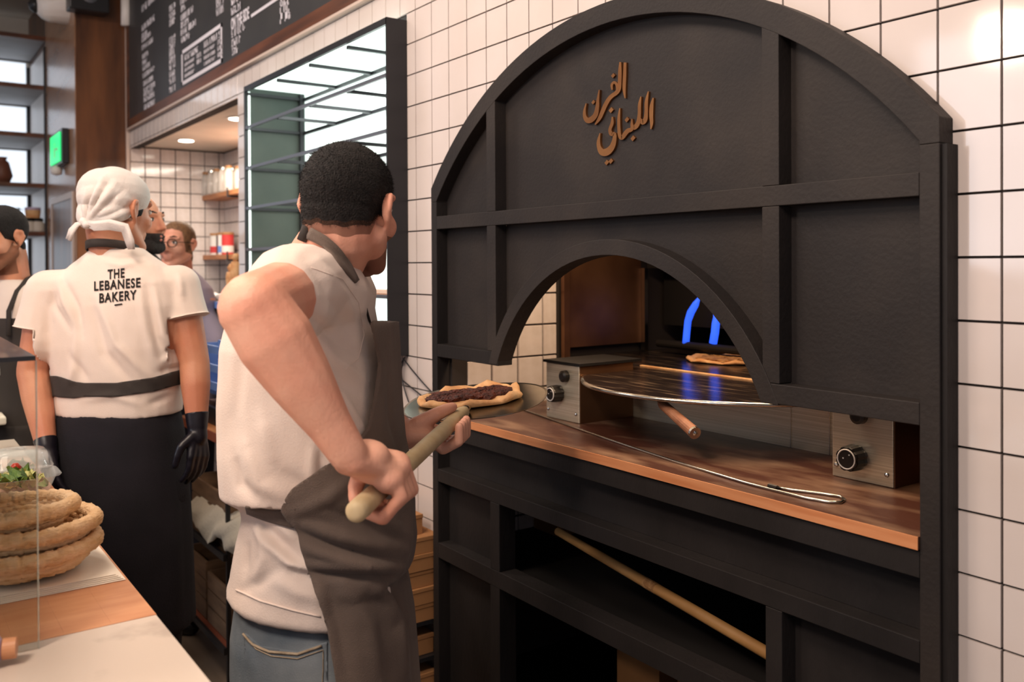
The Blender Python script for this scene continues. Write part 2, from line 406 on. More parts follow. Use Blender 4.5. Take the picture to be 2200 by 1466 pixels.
def tile_field(parent,mb,u0,u1,z0,z1,fixed,ax,holes,uorg,zorg,T=.1,skip=None,cnt=[0]):
    ks=range(math.floor((u0-uorg)/T)-1,math.ceil((u1-uorg)/T)+1); rs=range(math.floor((z0-zorg)/T)-1,math.ceil((z1-zorg)/T)+1)
    n=0
    for k in ks:
        for r in rs:
            a=max(u0,uorg+k*T)+G; b=min(u1,uorg+(k+1)*T)-G; c=max(z0,zorg+r*T)+G; d=min(z1,zorg+(r+1)*T)-G
            if b-a<.006 or d-c<.006: continue
            pieces=[(a,b,c,d)]
            for h in holes:
                q=[]
                for (a1,b1,c1,d1) in pieces:
                    if b1<=h[0] or a1>=h[1] or d1<=h[2] or c1>=h[3]: q.append((a1,b1,c1,d1)); continue
                    if a1<h[0]: q.append((a1,h[0],c1,d1))
                    if b1>h[1]: q.append((h[1],b1,c1,d1))
                    aa,bb=max(a1,h[0]),min(b1,h[1])
                    if c1<h[2]: q.append((aa,bb,c1,h[2]))
                    if d1>h[3]: q.append((aa,bb,h[3],d1))
                pieces=q
            for (a1,b1,c1,d1) in pieces:
                if b1-a1<.004 or d1-c1<.004: continue
                if skip and skip((a1+b1)/2,(c1+d1)/2,(b1-a1)/2,(d1-c1)/2): continue
                org=(a1,fixed,c1) if ax=='Y' else (fixed,a1,c1)
                pc=V(((a1+b1)/2,fixed,(c1+d1)/2)) if ax=='Y' else V((fixed,(a1+b1)/2,(c1+d1)/2))
                x,y=px(pc)
                if (pc-CAM).dot(CW)>.1 and -60<x<2260 and -60<y<1526 and n<295:
                    tile(parent,org,ax,b1-a1,d1-c1); n+=1
                else:
                    if ax=='Y': mb.box(a1,b1,fixed-TH,fixed,c1,d1)
                    else: mb.box(fixed,fixed+TH,a1,b1,c1,d1)
    return n
ZR=1.52+3.083*.1   # a horizontal joint of the wall grid
OXL,OXR=O(.24,0,0).x,O(2.587,0,0).x
floor=st(MB().box(-7,4.5,-6,.0,-.05,0).obj('floor','floor2'))
ceil=st(MB().box(-7,4.5,-3.4,.6,3.62,3.7).obj('ceiling','plaster'))
# back wall with its openings
KL,KR,KT=-3.887,-1.694,O(0,0,2.712).z
WLX,WRX,WB,WT=-1.393,-.055,O(0,0,1.085).z,O(0,0,2.727).z
NL,NR,NT=.2,1.692,O(0,0,1.95).z
def wallbox(mb,x0,x1,z0,z1): mb.box(x0,x1,TH,.06,z0,z1)
m=MB()
wallbox(m,KL,KR,KT,3.62); wallbox(m,KR,WLX,0,3.62); wallbox(m,WLX,WRX,WT,3.62); wallbox(m,WLX,WRX,0,WB); wallbox(m,WRX,NL,0,3.62)
wallbox(m,NL,NR,NT,3.62); wallbox(m,NR,3.9,0,3.62); wallbox(m,KL,KR,0,.86)
wall=st(m.obj('wall_back','grout'))
ccx,ccz,RO=1.413*2/3,O(0,0,.887).z,1.527*2/3
def hid(x,z,hx,hz):
    if x-hx<OXL+.01 or x+hx>OXR-.01: return False
    zt=max(z+hz,0)
    if zt< O(0,0,1.86).z: return True
    return all((xx-ccx)**2+(zt-ccz)**2<(RO-.01)**2 for xx in (x-hx,x+hx))
rest=MB()
holes=[(KL,KR,.86,KT),(WLX,WRX,WB,WT),(OXL+.005,OXR-.005,0,O(0,0,1.86).z)]
n1=tile_field(wall,rest,KL,2.95,.0,O(0,0,2.89).z if False else 2.46,TH,'Y',holes+[(-3.9,-.06,O(0,0,2.905).z,3.62)],0.,ZR,skip=lambda x,z,a,b: hid(x,z,a,b) )
tag(rest.obj('tile_field','tile',wall),None,None,kind='stuff')
st(MB().box(KL-.02,KL-.002,-.02,.0,1.0,3.5).obj('trim_1','trimwhite'))

# pillar, door recess and end of the room (left)
PX0=O(-7.705,0,0).x; PY=O(0,-.481,0).y
st(MB().box(PX0-.94,KL-.021,PY,.06,0,3.62).obj('wall_pillar','woodwall'))
st(MB().box(PX0+.003,KL-.03,PY-.006,PY-.0005,0,3.62).obj('wall_pillar_veneer','woodsheen'))
d=thing('door_1',O(-6.63,-.49,0),None,None); d['kind']='structure'
MB(OLD).box(-7.228,-6.035,-.50,-.492,-.7,2.207).obj('door_leaf','woodwall',d)
MB(OLD).box(-7.30,-7.228,-.51,-.492,-.7,2.27).box(-6.035,-5.96,-.51,-.492,-.7,2.27).box(-7.228,-6.035,-.51,-.492,2.207,2.27).obj('door_frame','trimwhite',d)
MB(OLD).tube([(-6.12,-.56,1.15),(-6.25,-.56,1.15)],.012).tube([(-6.12,-.50,1.15),(-6.12,-.56,1.15)],.012).obj('door_handle','steelplain',d)
st(MB().box(PX0-1.0,PX0-.95,-3.4,PY+.4,0,3.62).obj('wall_left','plaster'))
XS=PX0; XB=PX0-.85
win=thing('window_1',(XB-.05,-1.4,.0),None,None); win['kind']='structure'
ZS=[O(0,0,z).z for z in (.75,1.30,1.90,2.45,3.02,3.57,4.13)]
for i in range(6):
    MB().box(XB-.05,XB-.045,-3.2,PY-.03,ZS[i]+.05,ZS[i+1]-.02).obj('pane','sky',win)
MB().box(XB-.06,XB-.03,-3.2,-3.15,.4,3.6).obj('window_frame','whiteplastic',win); MB().box(XB-.06,XB-.03,-1.6,-1.55,.4,3.6).obj('window_frame','whiteplastic',win)
sh=thing('shelving_unit',(PX0-.1,-1.2,0),'tall open black metal shelving unit with deep white-backed bays at far left','shelf')
for i,z in enumerate(ZS):
    MB().box(XB,XS,-2.7,PY-.004,z-.010,z+.012).obj('shelf_board','shelfgrey',sh)
    MB().box(XS,XS+.014,-2.7,PY-.004,z-.017,z+.017).obj('shelf_edge','boardwood',sh)
    MB().box(XB-.01,XB-.001,-2.7,PY-.004,z-.02,z+.02).obj('rear_edge','steelblack',sh)
for y in (PY-.004,-1.35,-2.65):
    MB().box(XS+.001,XS+.018,y-.018,y,0,3.2).obj('post','steelblack',sh)
    MB().box(XB-.02,XB,y-.026,y,0,3.2).obj('post','steelblack',sh)
MB().box(XB+.01,XS,PY-.003,PY-.0005,.2,3.2).obj('side_panel','whiteplastic',sh)
# things on those shelves
def at_shelf(pxx,i,dx=-.08): 
    q=onX(pxx,400,XS+dx); return V((q.x,q.y,ZS[i]+.0125))
for j,(pp,lb,cc) in enumerate([(60,'leafy potted plant in a dark pot on the far shelf behind the left man','leaf')]):
    p=at_shelf(20,2,-.12); t=thing('potted_plant',p,lb,'plant')
    MB().lathe([(.05,0),(.065,.09),(.06,.09),(.045,.01)],p,16).obj('pot','terra',t)
    mb=MB()
    for k in range(90):
        a=random.uniform(0,2*PI); q=p+V((random.gauss(0,.03),random.gauss(0,.05),.1+random.random()*.08)); dd=V((math.cos(a),math.sin(a),random.uniform(-.3,.8)))*.035; sd=dd.cross(V((0,0,1))).normalized()*.014
        mb._add([q,q+dd*.5+sd,q+dd,q+dd*.5-sd],[(0,1,2,3)])
    tag(mb.obj('foliage','leaf',t),None,None,kind='stuff')
for j,pp in enumerate((62,80)):
    p=at_shelf(pp,2,-.06); t=thing('food_jar',p,('round glass jar of pale food left of its twin on the far shelf','round glass jar of pale food nearest the shelf post')[j],'jar','jars on the far shelf')
    MB().lathe([(.04,0),(.048,.01),(.048,.07),(.036,.085)],p,20).obj('jar_body','plaster',t); MB().lathe([(.04,.086),(.04,.105),(.03,.11)],p,20).obj('jar_lid','soot',t)
p=at_shelf(70,2,-.06)+V((0,0,.11)); t=thing('food_jar',p,'wide jar with violet lid stacked on the two round jars','jar'); MB().lathe([(.05,0),(.055,.06)],p,20).obj('jar_body','dough',t); MB().lathe([(.056,.061),(.056,.08)],p,20).obj('jar_lid','violet',t)
p=at_shelf(4,3,-.1); tag(MB().lathe([(.05,0),(.075,.06),(.05,.16),(.03,.18),(.04,.2)],p,20).obj('ceramic_vase','terra',smooth=True),'dark brown ceramic vase on the fourth far shelf, cut by the left picture edge','vase')

# exit sign, camera, speaker, wall lamp on the pillar
def PYd(x,y): return onY(x,y,PY-.03)
a=PYd(117,298);b=PYd(138,352)
t=thing('exit_sign',((a.x+b.x)/2,PY-.02,b.z),'glowing green exit sign box on the polished pillar face','sign')
MB().box(a.x-.02,b.x+.05,PY-.05,PY-.008,b.z,a.z+.02).obj('sign_housing','steelblack',t,bevel=.004)
MB().box(a.x,b.x+.0,PY-.058,PY-.051,b.z+.02,a.z-.0).obj('sign_face','green_exit',t)
mb=MB(); q=V(((a.x+b.x)/2,PY-.0595,(a.z+b.z)/2)); 
mb.box(q.x-.02,q.x+.02,q.y-.0005,q.y,q.z-.05,q.z+.02).box(q.x-.012,q.x+.012,q.y-.0005,q.y,q.z+.03,q.z+.05).box(q.x+.05,q.x+.12,q.y-.0005,q.y,q.z-.01,q.z+.01)
mb.obj('running_figure_symbol','white',t)
q=PYd(128,362); tag(MB().lathe([(.01,0),(.035,.01),(.04,.05),(.01,.07)],(q.x,PY-.05,q.z-.05),16).obj('ceiling_spot','whiteplastic',smooth=True),'small white lamp under the green exit sign','lamp')
q=PYd(137,10); t=thing('security_camera',(q.x,PY-.01,q.z-.1),'white dome security camera high on the polished pillar face','camera')
ORG_=ORG().cap(V((q.x,PY-.01,q.z)),V((q.x,PY-.10,q.z-.02)),.13,.11).mesh(.01,3); link('camera_housing',ORG_,'whiteplastic',t,smooth=True)
MB().lathe([(.05,0),(.045,.03),(.02,.05)],(q.x,PY-.19,q.z-.03),16,axis=(0,-1,-.3)).obj('camera_lens','steelblack',t,smooth=True)
q=onX(200,20,KL-.0); t=thing('loudspeaker',(KL+.06,q.y,q.z-.05),'small black loudspeaker at the top of the brown pillar','speaker')
MB().box(KL-.019,KL+.11,q.y-.16,q.y+.08,q.z-.04,q.z+.25).obj('speaker_box','steelblack',t,bevel=.01)
MB().lathe([(.05,0),(.03,.01)],(KL+.112,q.y-.04,q.z+.06),20,axis=(1,0,0)).obj('speaker_cone','bargrey',t)
q=onX(268,30,KL-.0); t=thing('wall_lamp',(KL+.05,q.y,q.z-.07),'frosted white tube wall lamp beside the menu board corner','lamp')
MB().tube([(KL+.05,q.y,q.z-.09),(KL+.05,q.y,q.z+.11)],.035,16).obj('lamp_shade','whiteplastic',t,smooth=True); MB().box(KL-.02,KL+.03,q.y-.02,q.y+.02,q.z-.02,q.z+.02).obj('lamp_bracket','whiteplastic',t)

# menu board
BZ0=O(0,0,2.905).z; BX0,BX1=KL+.005,-.12
t=thing('menu_board',((BX0+BX1)/2,-.02,BZ0),'long black menu board with white lettering in a brown wooden frame above the openings','menu board')
FW=.055
MB().box(BX0+FW,BX1-FW,-.014,-.001,BZ0+FW,3.55).obj('board_panel','slate',t)
for nm,bb in (('frame_rail',(BX0,BX1,BZ0,BZ0+FW)),('frame_stile',(BX0,BX0+FW,BZ0+FW,3.55)),('frame_stile',(BX1-FW,BX1,BZ0+FW,3.55))):
    MB().box(bb[0],bb[1],-.019,-.001,bb[2],bb[3]).obj(nm,'boardwood',t)
MB().box(BX0,BX1,-.021,-.001,BZ0-.010,BZ0).obj('frame_ledge','trimwhite',t)
def BQ(x,y): q=onY(x,y,-.0152); return q
def words(mb,p,w,h,seed):
    # a run of letter-like strokes: the real words are out of focus and unreadable in the photograph
    g=random.Random(seed); x=0
    while x<w-.2*h:
        lw=min(h*g.uniform(.45,.75),w-x)
        mb.box(p.x+x,p.x+x+h*.16,-.0165,-.0146,p.z,p.z+h); 
        if g.random()<.8: mb.box(p.x+x,p.x+x+lw,-.0165,-.0146,p.z+h*g.choice((0,.42,.84)),p.z+h*g.choice((0,.42,.84))+h*.16+.0001)
        if g.random()<.5: mb.box(p.x+x+lw-h*.14,p.x+x+lw,-.0165,-.0146,p.z,p.z+h*g.choice((.5,1)))
        x+=lw+h*.22
        if g.random()<.16: x+=h*.4
rows=[(305,27,335,.045,1),(305,68,332,.04,2),(305,83,316,.03,3),(305,92,324,.03,4),(305,109,330,.032,5),(306,128,318,.032,6),(306,141,316,.03,7),(307,153,322,.032,8),(307,169,332,.034,9),(308,186,330,.032,10),(309,201,333,.034,11),(309,208,328,.03,12),(309,221,334,.034,13),(310,237,334,.034,14)]
k=0
for x,y,x1,h,s_ in rows:
    a=BQ(x,y);b=BQ(x1,y); mb=MB(); words(mb,a,max(.12,(b.x-a.x)*1.0),h*.95,s_); mb.obj('menu_line','chalk',t)['kind']='stuff'
for y in (27,43,58,95,109,123,138,152,168,183,201):
    a=BQ(364,y); mb=MB(); words(mb,a,.12,.035,y); mb.obj('price','chalk',t)['kind']='stuff'
for x,y,x1 in ((388,12,406),(389,27,398),(389,46,415),(389,62,405),(389,78,422),(390,94,408)):
    a=BQ(x,y);b=BQ(x1,y); mb=MB(); words(mb,a,b.x-a.x,.034,y+5); mb.obj('menu_line','chalk',t)['kind']='stuff'
for y in (2,18,36): 
    a=BQ(465,y); mb=MB(); words(mb,a,.11,.036,y+9); mb.obj('price','chalk',t)['kind']='stuff'
for x,y,x1 in ((497,13,512),(497,34,519),(498,82,526),(498,102,519),(499,120,513)):
    a=BQ(x,y);b=BQ(x1,y); mb=MB(); words(mb,a,b.x-a.x,.036,y+7); mb.obj('menu_line','chalk',t)['kind']='stuff'
a=BQ(497,65);b=BQ(538,42)
tm=text_mesh('ON THE SIDE',.075,.0006,.002,1.0,'LEFT'); tm.transform(Matrix.Translation((a.x,-.0162,a.z))@Matrix.Rotation(PI/2,4,'X')@Matrix.Diagonal((( (b.x-a.x)/.47),1,1,1))); link('menu_heading',tm,'chalk',t)
a=BQ(540,38);mb=MB(); mb.box(a.x,a.x+.62,-.0165,-.0146,a.z,a.z+.014); mb.obj('heading_rule','chalk',t)
for y in (10,27,45): 
    a=BQ(602,y+7); mb=MB(); words(mb,a,.11,.042,y+19); mb.obj('price','chalk',t)['kind']='stuff'
c=[BQ(390,108),BQ(477,51),BQ(477,133),BQ(393,184)]; x0,x1_,z0,z1=c[0].x,c[1].x,(c[3].z+c[2].z)/2,(c[0].z+c[1].z)/2
fr=MB().box(x0,x1_,-.0165,-.0146,z0,z0+.02).box(x0,x1_,-.0165,-.0146,z1-.02,z1).box(x0,x0+.02,-.0165,-.0146,z0,z1).box(x1_-.02,x1_,-.0165,-.0146,z0,z1).obj('boxed_list_border','chalk',t)
for i in range(2):
    mb=MB(); xx=x0+.06+i*(x1_-x0)*.5; words(mb,V((xx,0,z1-.34*(z1-z0))),(x1_-x0)*.36,.17*(z1-z0),60+i); mb.obj('menu_heading','chalk',t)['kind']='stuff'
    for j in range(3):
        mb=MB(); words(mb,V((xx,0,z1-(.50+j*.16)*(z1-z0))),(x1_-x0)*.25,.09*(z1-z0),70+i*5+j); mb.obj('menu_line','chalk',t)['kind']='stuff'
        if j<2+i: mb=MB(); words(mb,V((xx+(x1_-x0)*.32,0,z1-(.50+j*.16)*(z1-z0))),.07,.12*(z1-z0),90+i*5+j); mb.obj('price','chalk',t)['kind']='stuff'

# kitchen behind the left opening
KX=-3.904; KY=.62
kw=MB().box(KX-.05,KX,.06,KY+.3,.0,2.6).obj('wall_kitchen_side','grout'); st(kw)
r2=MB(); tile_field(kw,r2,.004,KY+.02,.86,2.33,KX,'X',[],.0,ZR); tag(r2.obj('tile_field','tile',kw),None,None,kind='stuff')
kb=MB().box(KX,-1.45,KY+.02,KY+.06,.0,2.6).obj('wall_kitchen_back','grout'); st(kb)
r3=MB(); tile_field(kb,r3,KX+.006,-1.46,.86,2.33,KY+.02,'Y',[],.0,ZR); tag(r3.obj('tile_field','tile',kb),None,None,kind='stuff')
st(MB().box(KX,-1.42,.062,KY+.08,2.335,2.40).obj('ceiling_kitchen','plaster'))
st(MB().box(-1.47,-1.42,.062,KY+.0,.0,2.33).obj('wall_kitchen_divider','plaster'))
for x,y,l in ((400,302,'round recessed downlight nearest the brown pillar'),(510,255,'round recessed downlight nearest the black display frame')):
    q=onZ(x,y,2.33); t=thing('downlight',(q.x,q.y,2.325),l+' in the kitchen ceiling','light','kitchen downlights')
    MB().lathe([(.055,.0),(.06,.006)],(q.x,q.y,2.328),24).obj('bezel','whiteplastic',t); MB().lathe([(.044,0),(.044,.003)],(q.x,q.y,2.3245),24).obj('lamp_disc','lamp',t)
def kshelf(y,lab_,z):
    q=onY(411,y,KY-.12); X0=q.x
    t=thing('wall_shelf',(X0+.5,KY-.05,z),lab_,'shelf','kitchen wall shelves')
    MB().box(X0,-1.48,KY-.14,KY+.013,z,z+.032).obj('board','woodshelf',t,bevel=.002)
    for xx in (X0+.28,X0+.9): MB().box(xx,xx+.014,KY-.143,KY+.013,z-.012,z-.001).box(xx,xx+.014,KY+.0,KY+.013,z-.1,z-.001).box(xx,xx+.014,KY-.15,KY-.143,z-.012,z+.05).obj('bracket','steelblack',t)
    return X0
q=onY(411,420,KY-.14); z1=onY(411,430,KY-.14).z; z2=onY(416,553,KY-.14).z
sx=kshelf(420,'upper oak shelf of glass jars on the kitchen wall',z1-.02)
kshelf(550,'lower oak shelf of canisters on the kitchen wall',z2-.02)
for i in range(7):
    for j in range(2):
        X=sx+.09+i*.125; Yy=KY-.085+j*.062-.03; z=z1+.0125
        nm=['first','second','third','fourth','fifth','sixth','seventh'][i]
        t=thing('glass_jar',(X,Yy,z),'glass jar, %s from the left in the %s row, upper kitchen shelf'%(nm,'front' if j==0 else 'rear'),'jar','glass jars on the upper kitchen shelf')
        MB().lathe([(.026,0),(.029,.01),(.029,.12),(.02,.145),(.021,.15),(.018,.15),(.026,.12),(.026,.012)],(X,Yy,z),16).obj('jar_body','jarglass',t,smooth=True)
        MB().lathe([(.022,.151),(.022,.165),(.019,.168)],(X,Yy,z),16).obj('jar_lid','steelplain' if i%2 else 'jarlid',t)
cl=[('white','red','white canister with a pink-red band, leftmost on the lower kitchen shelf'),('meat',None,'dark brown glass jar between two pale canisters on the lower kitchen shelf'),('whiteplastic','blue','white canister with a blue picture on the lower kitchen shelf'),('red','white','red canister behind the white column edge on the lower kitchen shelf')]
X=onY(452,520,KY-.1).x
for i,(a_,b_,l) in enumerate(cl):
    z=z2+.0125; w=(.085,.05,.075,.08)[i]
    t=thing('canister',(X+w/2,KY-.07,z),l,'canister','canisters on the lower kitchen shelf')
    MB().lathe([(w/2,0),(w/2,.135)],(X+w/2,KY-.07,z),20).obj('canister_body',a_,t,smooth=False)
    if b_: MB().lathe([(w/2+.001,.015),(w/2+.001,.06)],(X+w/2,KY-.07,z),20).obj('label_band',b_,t)
    MB().lathe([(w/2+.002,.136),(w/2+.002,.152)],(X+w/2,KY-.07,z),20).obj('canister_lid','jarlid',t)
    X+=w+.012
# pass counter in the kitchen opening
pz=onY(470,655,-.02).z
t=thing('pass_counter',(-2.6,.05,pz-.4),'dark glass-fronted pass counter with a blue edge below the kitchen opening','counter')
MB().box(-3.6,-1.72,-.06,.30,pz-.012,pz+.012).obj('counter_top','whiteplastic',t); MB().box(-3.6,-1.72,-.072,-.0605,pz-.012,pz+.02).obj('blue_edge','blue',t); MB().box(-3.6,-1.72,-.05,.28,.87,pz-.013).obj('glass_front','green',t)
for i,(x,y) in enumerate(((432,632),(452,628),(484,624))):
    q=onY(x,y,.0); o=link('dough_ball',ORG().ell((q.x,.0,pz+.035),(.06,.05,.024)).ell((q.x+.03,.02,pz+.032),(.05,.05,.02)).mesh(.006,2),'whiteplastic',smooth=True)
    tag(o,['flat white dough piece at the left of the pass counter','larger white dough piece in the middle of the pass counter','white dough piece nearest the foreground baker\'s elbow on the pass counter'][i],'dough','dough pieces on the pass counter')
for i,x in enumerate((497,507)):
    q=onY(x,600,.02); t=thing('pepper_mill',(q.x,.02,pz+.012),('shorter pale wooden mill on the pass counter','taller pale wooden mill beside the white column')[i],'mill')
    MB().lathe([(.025,0),(.02,.05),(.027,.12),(.022,.15+.05*i)],(q.x,.02,pz+.012),16).obj('mill_body','dough',t,smooth=True); MB().lathe([(.012,.151+.05*i),(.02,.17+.05*i),(.008,.19+.05*i)],(q.x,.02,pz+.012),16).obj('mill_head','dough',t,smooth=True)

# black display frame with lit panes
fx0,fx1=O(-2.09,0,0).x,WRX; fz0,fz1=O(0,0,1.085).z,O(0,0,2.70).z; FY=-.074; BYd=.205
t=thing('display_frame',((fx0+fx1)/2,0,fz0),'black steel display frame with grey shelf bars in front of backlit panes','display')
MB().box(fx1-.006,fx1+.001,FY,BYd,fz0,fz1).obj('side_panel','steelblack',t)
MB().box(fx0-.001,fx0+.006,FY+.012,BYd,fz0,fz1).obj('side_panel','green',t)
MB().box(fx0-.001,fx1,FY,FY+.012,fz1-.022,fz1).obj('top_rail','steelblack',t)
MB().box(fx0-.001,fx1,FY,BYd,fz0,fz0+.02).obj('base_board','steelblack',t)
MB().box(fx0-.001,fx0+.01,FY,FY+.012,fz0,fz1-.022).obj('front_post','steelblack',t)
MB().box(fx0+.012,fx0+.018,FY+.014,FY+.022,fz0+.02,fz1-.022).obj('led_strip','lit',t)
MB().box(fx0,fx1-.006,FY+.02,BYd,fz1-.004,fz1).obj('top_pane','lit',t)
MB().box(fx0,fx1-.006,BYd,BYd+.006,fz0,fz1).obj('back_pane','lit',t)
zb=[O(0,0,z).z for z in (2.427,2.162,1.90,1.63,1.37)]
xs=[fx0+.01+(fx1-.02-fx0)*f for f in (0.,.27,.52,.77,1.)]
for z in zb:
    MB().box(fx0+.006,fx1-.006,FY+.001,FY+.011,z-.006,z+.006).obj('front_bar','bargrey',t)
for z in [fz1-.03]+zb:
    MB().box(fx0+.006,fx1-.006,BYd-.014,BYd-.004,z-.01,z+.004).obj('rear_bar','steelblack',t)
    for x in xs: MB().box(x-.006,x+.010,FY+.012,BYd-.015,z-.008,z+.004).obj('cross_bar','steelblack',t)
for x in (fx0+.014,): MB().box(x-.006,x+.012,BYd-.03,BYd-.015,fz0+.02,fz1-.01).obj('rear_post','steelblack',t)
MB().box(fx0+.006,fx1-.006,FY+.013,BYd-.016,zb[4]+.0045,zb[4]+.009).obj('wood_shelf','woodshelf',t)

#================================================================== OVEN SURROUND
F=-.06
ov=thing('oven_surround',O(1.41,0,-.75),'black wooden arched oven surround with raised ribs around a smaller arched mouth','oven surround')
def arcp(cx,cz,R,a0,a1,n): return [(cx+R*math.cos(a),cz+R*math.sin(a)) for a in np.linspace(a0,a1,n)]
Zf=-.75
Cx,Cz=1.413,.887
aL=PI-math.acos((Cx-.24)/1.527); aR=math.acos((2.587-Cx)/1.527); bL=PI-math.acos((Cx-.285)/1.455); bR=math.acos((2.537-Cx)/1.455)
no=48
Ao=arcp(Cx,Cz,1.527,aL,aR,no); Ai=arcp(Cx,Cz,1.455,bL,bR,no)
Ao=[(.24,1.802)]+Ao+[(2.587,1.802)]; Ai=[(.285,1.802)]+Ai+[(2.537,1.802)]
MB(OLD).strip(Ao,Ai,F,0.004).obj('arch_rim','blackdust',ov,bevel=.0015)
MB(OLD).box(.24,.285,F,.085,Zf,1.8015).obj('side_post','black',ov,bevel=.0015)
MB(OLD).box(2.537,2.587,F,.085,Zf,1.8015).obj('side_post','blackdust',ov,bevel=.0015)
MB(OLD).box(2.5875,2.60,-.05,-.002,Zf,1.80).obj('side_trim','black',ov)
def zo(x): return Cz+math.sqrt(max(0,1.457**2-(x-Cx)**2))
def zi(x,R=.719,c=.834): return c+math.sqrt(max(0,R*R-(x-1.413)**2))
MB(OLD).box(.684,.746,F+.001,.002,1.17,1.6795).box(.684,.746,F+.001,.002,1.7375,zo(.746)+.004).obj('vertical_rib','blackdust',ov,bevel=.0015)
MB(OLD).box(2.072,2.130,F+.001,.002,1.186,1.6795).box(2.072,2.130,F+.001,.002,1.7375,zo(2.072)+.004).obj('vertical_rib','blackdust',ov,bevel=.0015)
MB(OLD).box(.2855,2.5365,F,.002,1.680,1.737).obj('horizontal_rib','blackdust',ov,bevel=.0015)
MB(OLD).box(.2855,.76,F,.012,1.113,1.169).obj('lower_rib','black',ov,bevel=.0015)
MB(OLD).box(2.09,2.5365,F,.012,1.13,1.185).obj('lower_rib','blackdust',ov,bevel=.0015)
ic=.834; a0=math.asin((1.117-ic)/.718); 
MB(OLD).strip(arcp(1.413,ic,.772,PI-math.asin((1.117-ic)/.772),math.asin((1.127-ic)/.772),40),arcp(1.413,ic,.718,PI-a0,math.asin((1.127-ic)/.718),40),F-.0015,.012).obj('mouth_arch','blackdust',ov,bevel=.0012)
def panel(x0,x1,lo,hi,n=24,nm='recessed_panel',m='blackdust'):
    X=np.linspace(x0,x1,n); MB(OLD).strip([(x,hi(x)) for x in X],[(x,lo(x)) for x in X],-.004,.012).obj(nm,m,ov)
c_=lambda v:(lambda x:v)
panel(.2855,.684,c_(1.737),zo); panel(.746,2.072,c_(1.737),zo,48); panel(2.130,2.5365,c_(1.737),zo)
panel(.2855,.684,c_(1.169),c_(1.68),2); panel(2.130,2.5365,c_(1.185),c_(1.68),2)
panel(.746,2.072,lambda x:max(zi(x,.73),1.12),c_(1.68),48)
# lower cabinet front
MB(OLD).box(.2855,2.5365,F,.0,.762,.8285).obj('upper_rail','black',ov,bevel=.0015)
MB(OLD).box(.2855,2.5365,0.002,.02,.613,.762).obj('drawer_panel','black',ov)
MB(OLD).box(.2855,2.5365,F,.02,.556,.612).obj('middle_rail','black',ov,bevel=.0015)
MB(OLD).box(.2855,2.5365,F,.02,.215,.282).obj('lower_rail','black',ov,bevel=.0015)
MB(OLD).box(.70,.765,F,.02,.2825,.5555).obj('short_post','black',ov,bevel=.0015); MB(OLD).box(2.081,2.137,F,.02,.2825,.5555).obj('short_post','black',ov,bevel=.0015)
MB(OLD).box(.2855,.70,0.0,.02,.2825,.5555).obj('recessed_panel','black',ov); MB(OLD).box(2.137,2.5365,0,.02,.2825,.5555).obj('recessed_panel','black',ov)
MB(OLD).box(.70,.765,F,.02,Zf,.2145).obj('lower_post','black',ov); MB(OLD).box(2.081,2.137,F,.02,Zf,.2145).obj('lower_post','black',ov)
MB(OLD).box(.2855,.70,0,.02,Zf,.2145).obj('recessed_panel','black',ov); MB(OLD).box(2.137,2.5365,0,.02,Zf,.2145).obj('recessed_panel','black',ov)
MB(OLD).box(.2855,2.5365,F,.02,Zf,Zf+.12).obj('plinth','black',ov)
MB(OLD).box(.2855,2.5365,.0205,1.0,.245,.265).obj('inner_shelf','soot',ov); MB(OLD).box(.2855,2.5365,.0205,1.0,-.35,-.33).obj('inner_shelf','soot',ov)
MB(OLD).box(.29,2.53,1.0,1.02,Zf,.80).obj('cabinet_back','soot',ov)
# Arabic lettering: pen strokes (px,py,width px) traced onto the panel plane
arab=thing('arabic_lettering',onY(1330,345,-.004),'raised copper Arabic lettering on the wide upper panel of the oven surround','sign')
def Zm(x,y): return (1240+x*200/1173, 120+y*250/1466)
NS=[0]
def stroke(pts,name='letter_stroke'):
    # smooth centre line with varying width
    P=[(*Zm(a,b),w*200/1173) for a,b,w in pts]; Q=[]
    for i in range(len(P)-1):
        p0=P[max(i-1,0)];p1=P[i];p2=P[i+1];p3=P[min(i+2,len(P)-1)]
        for s in range(6):
            t_=s/6; Q.append(tuple(.5*((2*p1[j])+(-p0[j]+p2[j])*t_+(2*p0[j]-5*p1[j]+4*p2[j]-p3[j])*t_*t_+(-p0[j]+3*p1[j]-3*p2[j]+p3[j])*t_**3) for j in range(3)))
    Q.append(P[-1]); A=[];B=[]
    for i,q in enumerate(Q):
        a=Q[max(i-1,0)];b=Q[min(i+1,len(Q)-1)]; tx,ty=b[0]-a[0],b[1]-a[1]; l=math.hypot(tx,ty) or 1; nx,ny=-ty/l,tx/l; w=max(q[2],1.)/2*1.14
        pa=onY(q[0]+nx*w,q[1]+ny*w,-.006); pb=onY(q[0]-nx*w,q[1]-ny*w,-.006); A.append((pa.x,pa.z));B.append((pb.x,pb.z))
    NS[0]+=1; MB().strip(A,B,-.0078-.0003*(NS[0]%5),-.0005).obj(name,'copper',arab)
def dot(x,y,r=34):
    X,Y=Zm(x,y); s=r*200/1173; P=[onY(X-s*.85,Y+s*.15,-.006),onY(X+s*.1,Y-s*1.05,-.006),onY(X+s*.85,Y-s*.15,-.006),onY(X-s*.1,Y+s*1.05,-.006)]
    m_=MB(); m_._add([(p.x,-.0075,p.z) for p in P]+[(p.x,-.0005,p.z) for p in P],[(0,1,2,3),(7,6,5,4),(0,4,5,1),(1,5,6,2),(2,6,7,3),(3,7,4,0)]); m_.obj('letter_dot','copper',arab)
stroke([(612,85,30),(606,250,36),(600,420,34),(612,535,12)])                       # alif
stroke([(552,80,20),(548,200,38),(545,330,40),(535,420,42),(500,470,44),(455,500,44),(410,545,44),(365,620,46),(330,700,44),(290,790,38),(235,868,14)]) # lam-fa-ra
